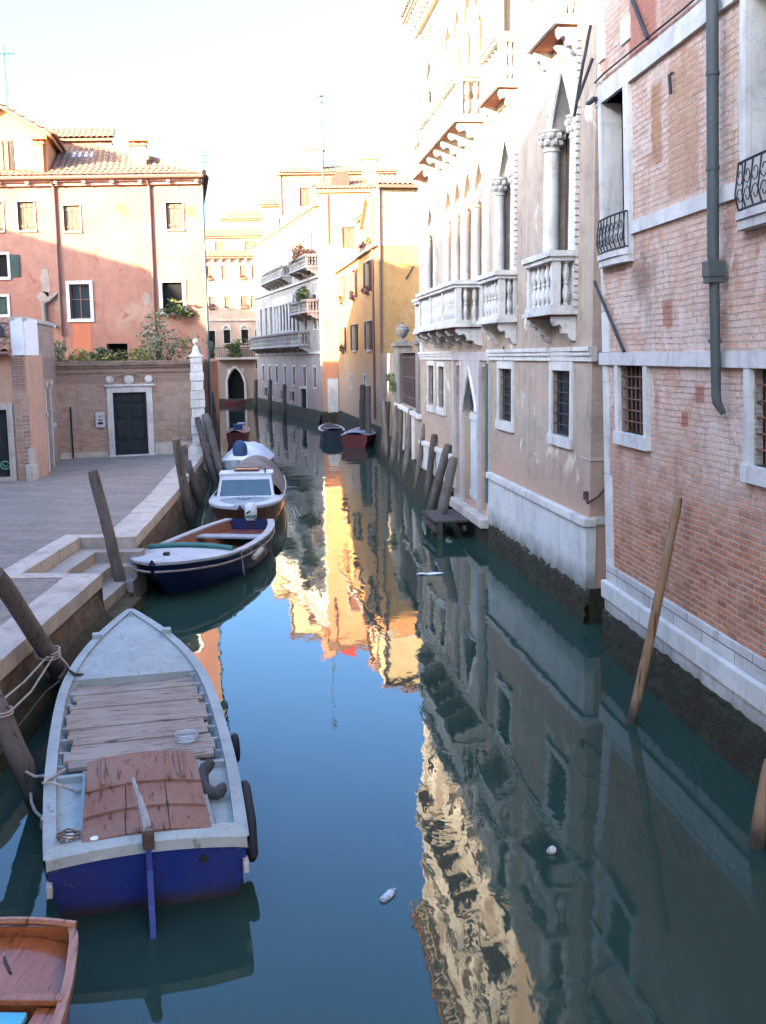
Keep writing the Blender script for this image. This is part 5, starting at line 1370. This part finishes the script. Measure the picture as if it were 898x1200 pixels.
f = MB(); f.lathe([(.0,.0),(.11,.0),(.14,.05),(.145,.2),(.13,.34),(.08,.40),(.0,.41)], (0,0,.56), 14); f.build('cowl', paint('pale cowl', (.55,.58,.57), .35, .2), om, smooth=True)
f = MB(); f.lathe([(.146,.06),(.149,.07),(.149,.12),(.147,.13)], (0,0,.56), 14); f.build('cowl_band', paint('green band', (.08,.16,.13), .4), om)
f = MB(); f.box(-.10,.06,-.06,.06,-.4,.565,.02); f.build('leg', m_iron, om)
f = MB(); f.tube([(.1,0,.78),(.35,.05,.80),(.55,.07,.80)], [.025,.02,.026], 8); f.build('tiller', m_rub, om)
OBR = Matrix.Rotation(az_rot(-170.5),3,'Z')
def o1(x, y, z): return Vector((-3.10,24.3,0)) + OBR @ Vector((x,y,z))
f = MB(); f.tube([o1(2.7,1.06,.40),o1(2.72,1.06,.39),o1(3.0,1.07,.36),o1(3.3,1.06,.33),o1(3.32,1.06,.33)], [.03,.06,.066,.06,.03], 10)
f2 = f.build('fender', plain('cream fender', (.38,.33,.26), .5, .3), smooth=True); tag(f2, 'cream cylindrical fender hanging on the canal side of the navy motor boat', 'fender')
f = MB(); f.tube([o1(2.75,.99,.58),o1(2.7,1.05,.42)], .008, 4); f.tube([o1(3.28,.99,.58),o1(3.33,1.06,.34)], .008, 4); f.tube([o1(3.9,.98,.6),o1(3.9,1.03,.1)], .01, 4); f.tube([o1(2.2,.96,.58),o1(2.2,1.0,.2)], .01, 4)
tag(f.build('rope', m_rope), 'thin fender lines hanging down the side of the navy motor boat', 'rope')

# --- cabin launch
la = thing('launch', 'mahogany launch with white framed windscreen and grey foredeck facing the viewer', 'boat', (-3.95,33.4,0), az_rot(-186.3+13))
la.rotation_euler.z = az_rot(math.degrees(math.atan2(.52,-8.3)))
SL = dense([(0,.80,.60),(2.0,.92,.60),(4.5,.95,.62),(6.2,.92,.66),(7.3,.74,.70),(7.95,.44,.73),(8.25,.12,.74),(8.32,.03,.745)], 4)
f = MB(); hull_mesh(f, SL, [(max(.02,b*.72),-.2+max(0,x-6)*.1) for x,b,g in SL], .7); f.build('hull', m_redw, la, smooth=True)
f = MB(); gunwale(f, SL, .09, .05, out=.025); f.build('gunwale', paint('white launch rail', (.33,.35,.35), .5, .4), la, smooth=True)
f = MB(); deck_strip(f, SL, 5.4, 8.25, .004, .09, 14, .06); fd = f.build('foredeck', paint('grey foredeck', (.20,.23,.25), .5, .3), la, smooth=True)
f = MB(); deck_strip(f, SL, 5.4, 8.2, .012, .02, 14, .03)
f.bm.clear(); 
for sg in (1,-1):
    P = []
    for k in range(13):
        x = lerp(5.5,8.15,k/12); s_ = st_at(SL,x); P.append([(x, sg*max(s_[1]-.02,.0), s_[2]+.012), (x, sg*max(s_[1]-.24,.0), s_[2]+.052)])
    f.grid(P)
f.build('deck_margin', paint('white deck margin', (.40,.43,.43), .5, .3), fd, smooth=True)
f = MB(); f.prism([(0,-.17),(.13,0),(0,.17),(-.13,0)], 'xy', 0, .012); e1 = f.build('emblem', plain('dark emblem', (.04,.045,.06), .4, .4), fd); e1.location = (6.75,0,.755); e1.rotation_euler = (0,R(4),0)
f = MB()
for y_ in (-.07,0,.07): f.lathe([(.026,0),(.02,.012)], (.0,y_,.012), 8)
f.build('emblem_dots', m_white, fd); bpy.data.objects['emblem_dots'].parent = fd; bpy.data.objects['emblem_dots'].location = (6.75,0,.757)
# windscreen: sloping white frame with dark glass
A0, A1_ = (6.15,.70,.80), (5.75,.62,1.34)
f = MB()
def scr(mb, y0, y1, u0, u1, th=.03, off=0.0):
    def p(y, u): return Vector((lerp(6.15,5.78,u)+off, y*lerp(.76,.66,u), lerp(.66,1.26,u)))
    a, b, c, d = p(y0,u0), p(y1,u0), p(y1,u1), p(y0,u1); n = Vector((.82,0,.57))*th
    v = [a,b,c,d]; mb.face(v); mb.face([q-n for q in v][::-1])
    for i in range(4): mb.face([v[i], v[i]-n, v[(i+1)%4]-n, v[(i+1)%4]])
scr(f,-1,1,0,.14); scr(f,-1,1,.80,1.0); scr(f,-1,-.90,.14,.8); scr(f,.90,1,.14,.8); f.prism([(5.8,1.24),(5.15,1.27),(5.15,1.32),(5.8,1.30)], 'xz', -.68, .68)
for sg in (1,-1):
    f.prism([(5.8,1.29),(5.15,1.32),(5.15,1.22),(5.75,1.19)], 'xz', sg*.665, sg*.70); f.box(5.15,5.22,sg*.665,sg*.70,.6,1.29)
ws = f.build('windscreen', paint('white launch cabin', (.44,.455,.46), .5, .3), la)
f = MB(); scr(f,-.9,.9,.14,.8,.008,-.012); f.build('pane', glassmat('launch glass', (.03,.06,.075), .05), ws)
f = MB()
for sg in (1,-1): f.box(4.5,5.75,sg*.66,sg*.70,.56,.9)
f.build('cabin_side', m_redw, la)
f = MB(); f.box(4.9,5.5,-.32,.32,1.325,1.38,.02); f.build('hatch', m_redw, la)
f = MB(); P = []
for i in range(9):
    x = lerp(.1,5.0,i/8); s_ = st_at(SL,x); sag = .78+.06*math.sin(i*1.3)-.25*abs(i/8-.55)
    P.append([(x, (s_[1]+.01)*k/6, s_[2]-.02 + sag*(1-abs(k/6)**2.2)) for k in range(-6,7)])
f.grid(P); f.build('tarpaulin', plain('grey brown canvas', (.17,.14,.12), .9, .1, .3, 3, bump=.03), la, smooth=True)
f = MB(); f.tube([(5.75,.5,1.30),(5.4,.5,1.37),(5.2,.45,1.33)], .02, 5); f.box(5.25,5.4,-.4,.4,1.40,1.42); f.build('grab_rail', m_iron, la)
# --- small covered boat behind the launch
cb = thing('covered_boat', 'small boat under a white cover with a dark blue engine hood behind the launch', 'boat', (-4.85,40.6,0), az_rot(184))
SCB = dense([(0,.70,.65),(1.2,.80,.62),(2.6,.78,.66),(3.6,.55,.74),(4.1,.1,.8)], 4)
f = MB(); hull_mesh(f, SCB, [(max(.02,b*.8),-.2) for x,b,g in SCB]); f.build('hull', paint('grey hull', (.35,.36,.38), .5, .3), cb, smooth=True)
f = MB(); P = []
for i in range(13):
    x = lerp(.02,4.05,i/12); s_ = st_at(SCB,x)
    P.append([(x, (s_[1]+.03)*k/6, s_[2]-.05+(.62*math.sin(math.pi*min(1,.2+.8*i/12))+.05*math.sin(i*2.3+k)*(abs(k) < 6))*(1-abs(k/6)**2.4)) for k in range(-6,7)])
f.grid(P); f.build('cover', plain('white canvas', (.62,.60,.60), .85, .1, .12, 3, bump=.03), cb, smooth=True)
f = MB(); f.lathe([(.25,-.2),(.27,.1),(.23,.28),(.12,.40),(.0,.43)], (3.3,.06,1.0), 12); f.build('engine_hood', paint('dark blue canvas', (.02,.05,.11), .7, .3), cb, smooth=True)
# --- small red boats
def small_boat(name, label, loc, az, L, B, H, hullm, rimm, cover=None, group=None):
    t_ = thing(name, label, 'boat', (*loc,0), az_rot(az), group)
    S_ = dense([(0,B*.40,H),(L*.35,B*.5,H*.95),(L*.7,B*.44,H*1.02),(L*.9,B*.2,H*1.12),(L,.02,H*1.2)], 4)
    f = MB(); hull_mesh(f, S_, [(max(.01,b*.75),-.18) for x,b,g in S_]); f.build('hull', hullm, t_, smooth=True)
    f = MB(); gunwale(f, S_, .08, .06, out=.03); f.build('gunwale', rimm, t_)
    f = MB(); P = []
    for i in range(11):
        x = lerp(.03,L*.93,i/10); s_ = st_at(S_,x); P.append([(x,(s_[1]-.06)*k/5, s_[2]-(.12 if cover is None else .03)+(.0 if cover is None else .14*(1-(k/5)**2))) for k in range(-5,6)])
    f.grid(P); f.build('cover' if cover else 'inner_planking', cover or m_redw, t_, smooth=True)
    f = MB(); f.box(L*.3,L*.36,-B*.46,B*.46,H*.8,H*.86) if cover is None else f.tube([(L*.2,-B*.4,H+.08),(L*.2,B*.4,H+.08)], .02, 5); f.build('thwart', rimm, t_)
    return t_
m_dkred = paint('dark red hull paint', (.14,.02,.018), .45, .4)
m_rim = paint('pale rim', (.52,.52,.52), .5, .3)
small_boat('rowing_boat', 'small dark red boat moored at the left bank by the brick bank wall', (-7.3,52.6), 178+180, 4.2, 1.05, .62, m_dkred, paint('rose rim', (.34,.2,.18), .6, .3), plain('pinkish cover', (.33,.22,.20), .8, .1))
bx = thing('box', 'little blue and white crate on the bow of a dark red boat', 'box', (-7.25,53.6,0))
f = MB(); f.box(-.25,.2,-.2,.2,.72,.98,.02); f.build('crate', paint('blue crate', (.03,.09,.2), .5), bx); f = MB(); f.box(-.05,.3,-.1,.15,.985,1.06,.02); f.build('lid', m_white, bx)
small_boat('rowing_boat', 'small grey covered boat with red hull moored by the yellow house', (-1.32,50.0), 8, 5.6, 1.55, .62, m_dkred, m_rim, plain('grey cover', (.22,.23,.25), .7, .2))
small_boat('rowing_boat', 'small dark boat with a pale green rim lying left of the grey covered boat', (-2.45,54.0), -6, 5.0, 1.3, .55, paint('dark hull', (.03,.03,.035), .5), paint('pale green rim', (.33,.46,.40), .5, .3), plain('dark cover', (.05,.045,.05), .8, .1))
small_boat('rowing_boat', 'tiny red boat lying across the dark water arch at the end of the canal', (-14.35,97.2), 90, 1.9, .8, .42, paint('bright red hull', (.12,.02,.018), .5, .3), m_dkred)

# ------------------------------------------------------------------ mooring posts
def post(label, b, t, r, split=False, mat=None, tip=0, seed=1, group=None, zb=-1.6):
    d = Vector(t)-Vector(b); rg = random.Random(seed)
    k0 = (zb-b[2])/d.z
    A = Vector(b)+d*k0; o = thing('mooring_post', label, 'mooring post', tuple(A), 0, group)
    f = MB(); n = 24; pts = []; rs = []
    for i in range(n+1):
        q = (Vector(t)-A)*(i/n); q += (Vector((math.sin(i*.33+seed), math.cos(i*.27+seed*2), 0))*r*.10 + Vector((rg.gauss(0,1),rg.gauss(0,1),0))*r*.02); pts.append(q); rs.append(r*(1.06-.16*i/n+rg.gauss(0,.015)))
    rs[-1] *= .86
    pts.append(pts[-1] + d.normalized()*.015); rs.append(rs[-1]*.6)
    f.tube(pts, rs, 14)
    for v in f.bm.verts:
        v.co += Vector((rg.gauss(0,1),rg.gauss(0,1),0))*r*.012
    so = f.build('shaft', mat or m_post, o, smooth=True)
    # object space of the shaft starts under water: keep the wet band at the waterline
    return o
def postmat(name, base, dark, grey, zb=-1.6, hi=.75):
    return wood(name, base, dark, .85, (10,10,.7), grey=grey, wet=(.12-zb, hi-zb, (.028,.026,.018)))
mp1 = postmat('grey mooring timber', (.155,.12,.09), (.075,.056,.043), (.16,.135,.115))
mp2 = postmat('dark mooring timber', (.10,.072,.053), (.05,.037,.028), (.12,.10,.084))
mp3 = postmat('ochre mooring timber', (.30,.165,.075), (.16,.085,.04), (.27,.18,.11), hi=.35)
post('grey leaning mooring post rising from the water steps between two boats', (-4.6,18.45,0), (-5.11,18.55,2.36), .11, mat=mp1, seed=1)
post('grey mooring post with rope around it, leaning along the quay beside the work boat', (-4.08,13.3,0), (-4.16,11.15,2.05), .115, mat=mp1, seed=2)
post('short thick mooring post at the left edge, tied to the work boat', (-3.36,9.73,0), (-3.75,9.73,1.16), .115, mat=mp1, seed=3)
pb = post('upright grey mooring post with a white tag, left of the launch', (-5.0,27.0,0), (-5.13,26.4,2.32), .12, mat=mp1, seed=4)
f = MB(); f.box(-.09,.12,-.2,-.15,3.3,3.62,.01); f.build('tag', m_stone_clean, pb)
post('brown leaning mooring post right behind the post with the white tag', (-5.3,30.4,0), (-5.75,30.6,1.8), .12, mat=mp2, seed=5)
post('slanting dark mooring post in front of the white stone pillar', (-5.75,36.2,0), (-6.45,37.0,2.25), .12, mat=mp2, seed=6)
post('thick grey brown mooring post leaning right of the white stone pillar', (-5.55,36.6,0), (-6.2,37.2,2.35), .16, mat=mp1, seed=7)
post('dark upright mooring post against the brick bank wall', (-7.9,50.6,0), (-8.1,50.6,2.7), .16, mat=mp2, seed=8)
post('slender ochre mooring pole leaning against the near brick house on the right', (2.88,11.91,0), (3.38,11.95,2.65), .058, mat=mp3, seed=9)
post('short brown mooring pole stump cut off by the right edge of the picture', (3.23,8.74,0), (3.34,8.74,.78), .075, mat=mp3, seed=10)
post('thin dark mooring post leaning furthest left of the three at the water gate', (1.25,30.2,0), (1.50,30.3,2.05), .105, mat=mp2, seed=11)
post('thick brown mooring post in the middle of the three at the water gate', (1.22,27.8,0), (1.76,28.2,1.92), .125, mat=mp2, seed=12)
post('thick leaning mooring post nearest the viewer of the three at the water gate', (1.36,25.6,0), (1.74,25.9,1.80), .13, mat=mp1, seed=13)
post('tall grey mooring post before the white buttress of the gate wall', (.80,36.0,0), (1.01,36.0,2.5), .14, mat=mp1, seed=14)
post('grey mooring post just left of the white buttress of the gate wall', (.40,40.5,0), (.62,40.5,2.4), .16, mat=mp1, seed=15)
post('dark mooring post between the gate wall and the yellow house', (.05,44.6,0), (.25,44.6,2.4), .17, mat=mp2, seed=16)
post('slim leaning post behind the three thick posts at the water gate, nearest the gate wall', (1.0,32.4,0), (1.32,32.6,2.2), .085, mat=mp1, seed=19)
post('slim dark mooring post squeezed between two grey posts before the gate wall', (.62,38.3,0), (.70,38.4,2.35), .09, mat=mp2, seed=20)
post('slim grey post leaning left at the far end of the gate wall', (.22,42.6,0), (.10,42.8,2.5), .10, mat=mp1, seed=21)
post('tall pale mooring post at the corner of the yellow house', (-.67,51.0,0), (-.63,51.0,2.85), .15, mat=mp1, seed=17)
post('tall dark mooring post beside the grey covered boat at the yellow house', (-.95,52.3,0), (-.92,52.3,2.9), .16, mat=mp2, seed=18)
for k, (s_, h_) in enumerate(((7.5,2.4),(13.5,2.6),(20.5,2.5))):
    q = rotp((-3.75,68.4,0), -15.6, (s_,1.2,0))
    post(['slim post before the near end of the white palace','slim post before the middle of the white palace','slim post before the far end of the white palace'][k], (q.x,q.y,0), (q.x+.1,q.y,h_), .16, mat=mp2, seed=30+k, group='posts before the white palace')

# ------------------------------------------------------------------ ropes
def rope(label, pts, r=.012, sag=0.0, two=False, mat=None):
    f = MB(); P = [Vector(p) for p in pts]; out = []
    for a, b in zip(P, P[1:]):
        for k in range(8): 
            t_ = k/8; v = a.lerp(b, t_); v.z -= sag*4*t_*(1-t_); out.append(v)
    out.append(P[-1]); f.tube(out, r, 6)
    return f, label, mat
def emit(f, label): tag(f.build('rope', m_rope), label, 'rope')
# loops round the big post, two lines down to the near post
c_ = Vector((-4.11,12.5,.80)); f = MB()
for k in range(3):
    f.tube([c_+Vector((.15*math.cos(a*.5), .15*math.sin(a*.5), -.06+.035*k+.02*math.sin(a))) for a in range(14)], .012, 5)
f.tube([c_+Vector((.05,-.14,-.02)), Vector((-3.98,11.3,.80)), Vector((-3.8,9.9,.98))], .012, 5)
f.tube([c_+Vector((.10,-.12,-.05)), Vector((-3.92,11.3,.68)), Vector((-3.68,9.85,.90))], .012, 5)
f.tube([c_+Vector((.13,-.05,0)), c_+Vector((.25,-.1,-.12)), c_+Vector((.3,-.1,-.2))], .01, 5)
emit(f, 'pale rope looped round the thick post and running to the nearest mooring post')
f = MB()
for k in range(2): f.tube([Vector((-3.70,9.73,1.0)) + Vector((.13*math.cos(a*.5), .13*math.sin(a*.5), -.03+.03*k)) for a in range(14)], .012, 5)
f.tube([Vector((-3.47,9.66,.42)), Vector((-3.33,9.56,.40)), Vector((-3.15,9.5,.44)), Vector((-3.0,9.42,.52)), b1(1.5,.86,.60), b1(1.47,.78,.605), b1(1.43,.68,.57), b1(1.46,.58,.50), b1(1.5,.52,.49)], .014, 6)
emit(f, 'short thick mooring rope from the nearest post onto the work boat side deck')
f = MB(); f.tube([Vector((-3.42,9.66,.22)), Vector((-3.36,9.5,.17)), Vector((-3.26,9.3,.17)), Vector((-3.14,9.08,.22)), Vector((-3.02,8.85,.31)), b1(.95,.85,.43), b1(.85,.83,.55)], .015, 6)
emit(f, 'pale rope slung from the nearest post low to the hull of the work boat')
f = MB(); f.tube([b1(4.6,.86,.62), b1(4.75,.78,.70), b1(4.6,.68,.66), b1(4.7,.60,.62)], .022, 6); f.tube([b1(4.6,.86,.60), b1(4.4,1.0,.55), b1(3.4,1.35,.35), b1(2.6,1.55,.2)], .011, 5)
tag(f.build('rope', plain('dark rope', (.07,.06,.05), .9, .1)), 'dark rope from the fore end of the work boat down to the quay wall', 'rope')

# ------------------------------------------------------------------ litter on the water
f = MB(); f.tube([(0,0,.02),(.0,.01,.022),(.02,.12,.03),(.03,.20,.035),(.032,.23,.035),(.036,.27,.035)], [.02,.042,.045,.042,.018,.017], 10)
o = f.build('bottle', plain('pale plastic bottle', (.33,.39,.43), .25, .5, .4, 30), smooth=True); o.location = (-.05,7.88,-.012); o.scale = (.8,.75,.7); o.rotation_euler = (0,0,R(-22)); tag(o, 'pale plastic bottle floating in the blue reflection left of centre', 'bottle')
f = MB(); f.tube([(0,0,.0),(.0,.0,.015),(.0,.0,.09),(.0,.0,.1)], [.02,.05,.042,.02], 10)
o = f.build('cup', plain('dirty white cup', (.45,.41,.36), .6, .3), smooth=True); o.location = (1.42,8.71,-.015); o.scale = (.8,.8,.8); o.rotation_euler = (R(40),R(15),0); tag(o, 'dirty white cup floating alone in the dark reflection on the right', 'cup')
f = MB(); f.grid([[(x*.12-.24+.03*y, y*.06-.06, .012+.01*math.sin(x*2+y)) for y in range(4)] for x in range(5)])
o = f.build('paper', plain('white paper', (.65,.66,.66), .8, .1)); o.location = (.88,20.58,0); tag(o, 'flat white sheet floating near the palace', 'paper')
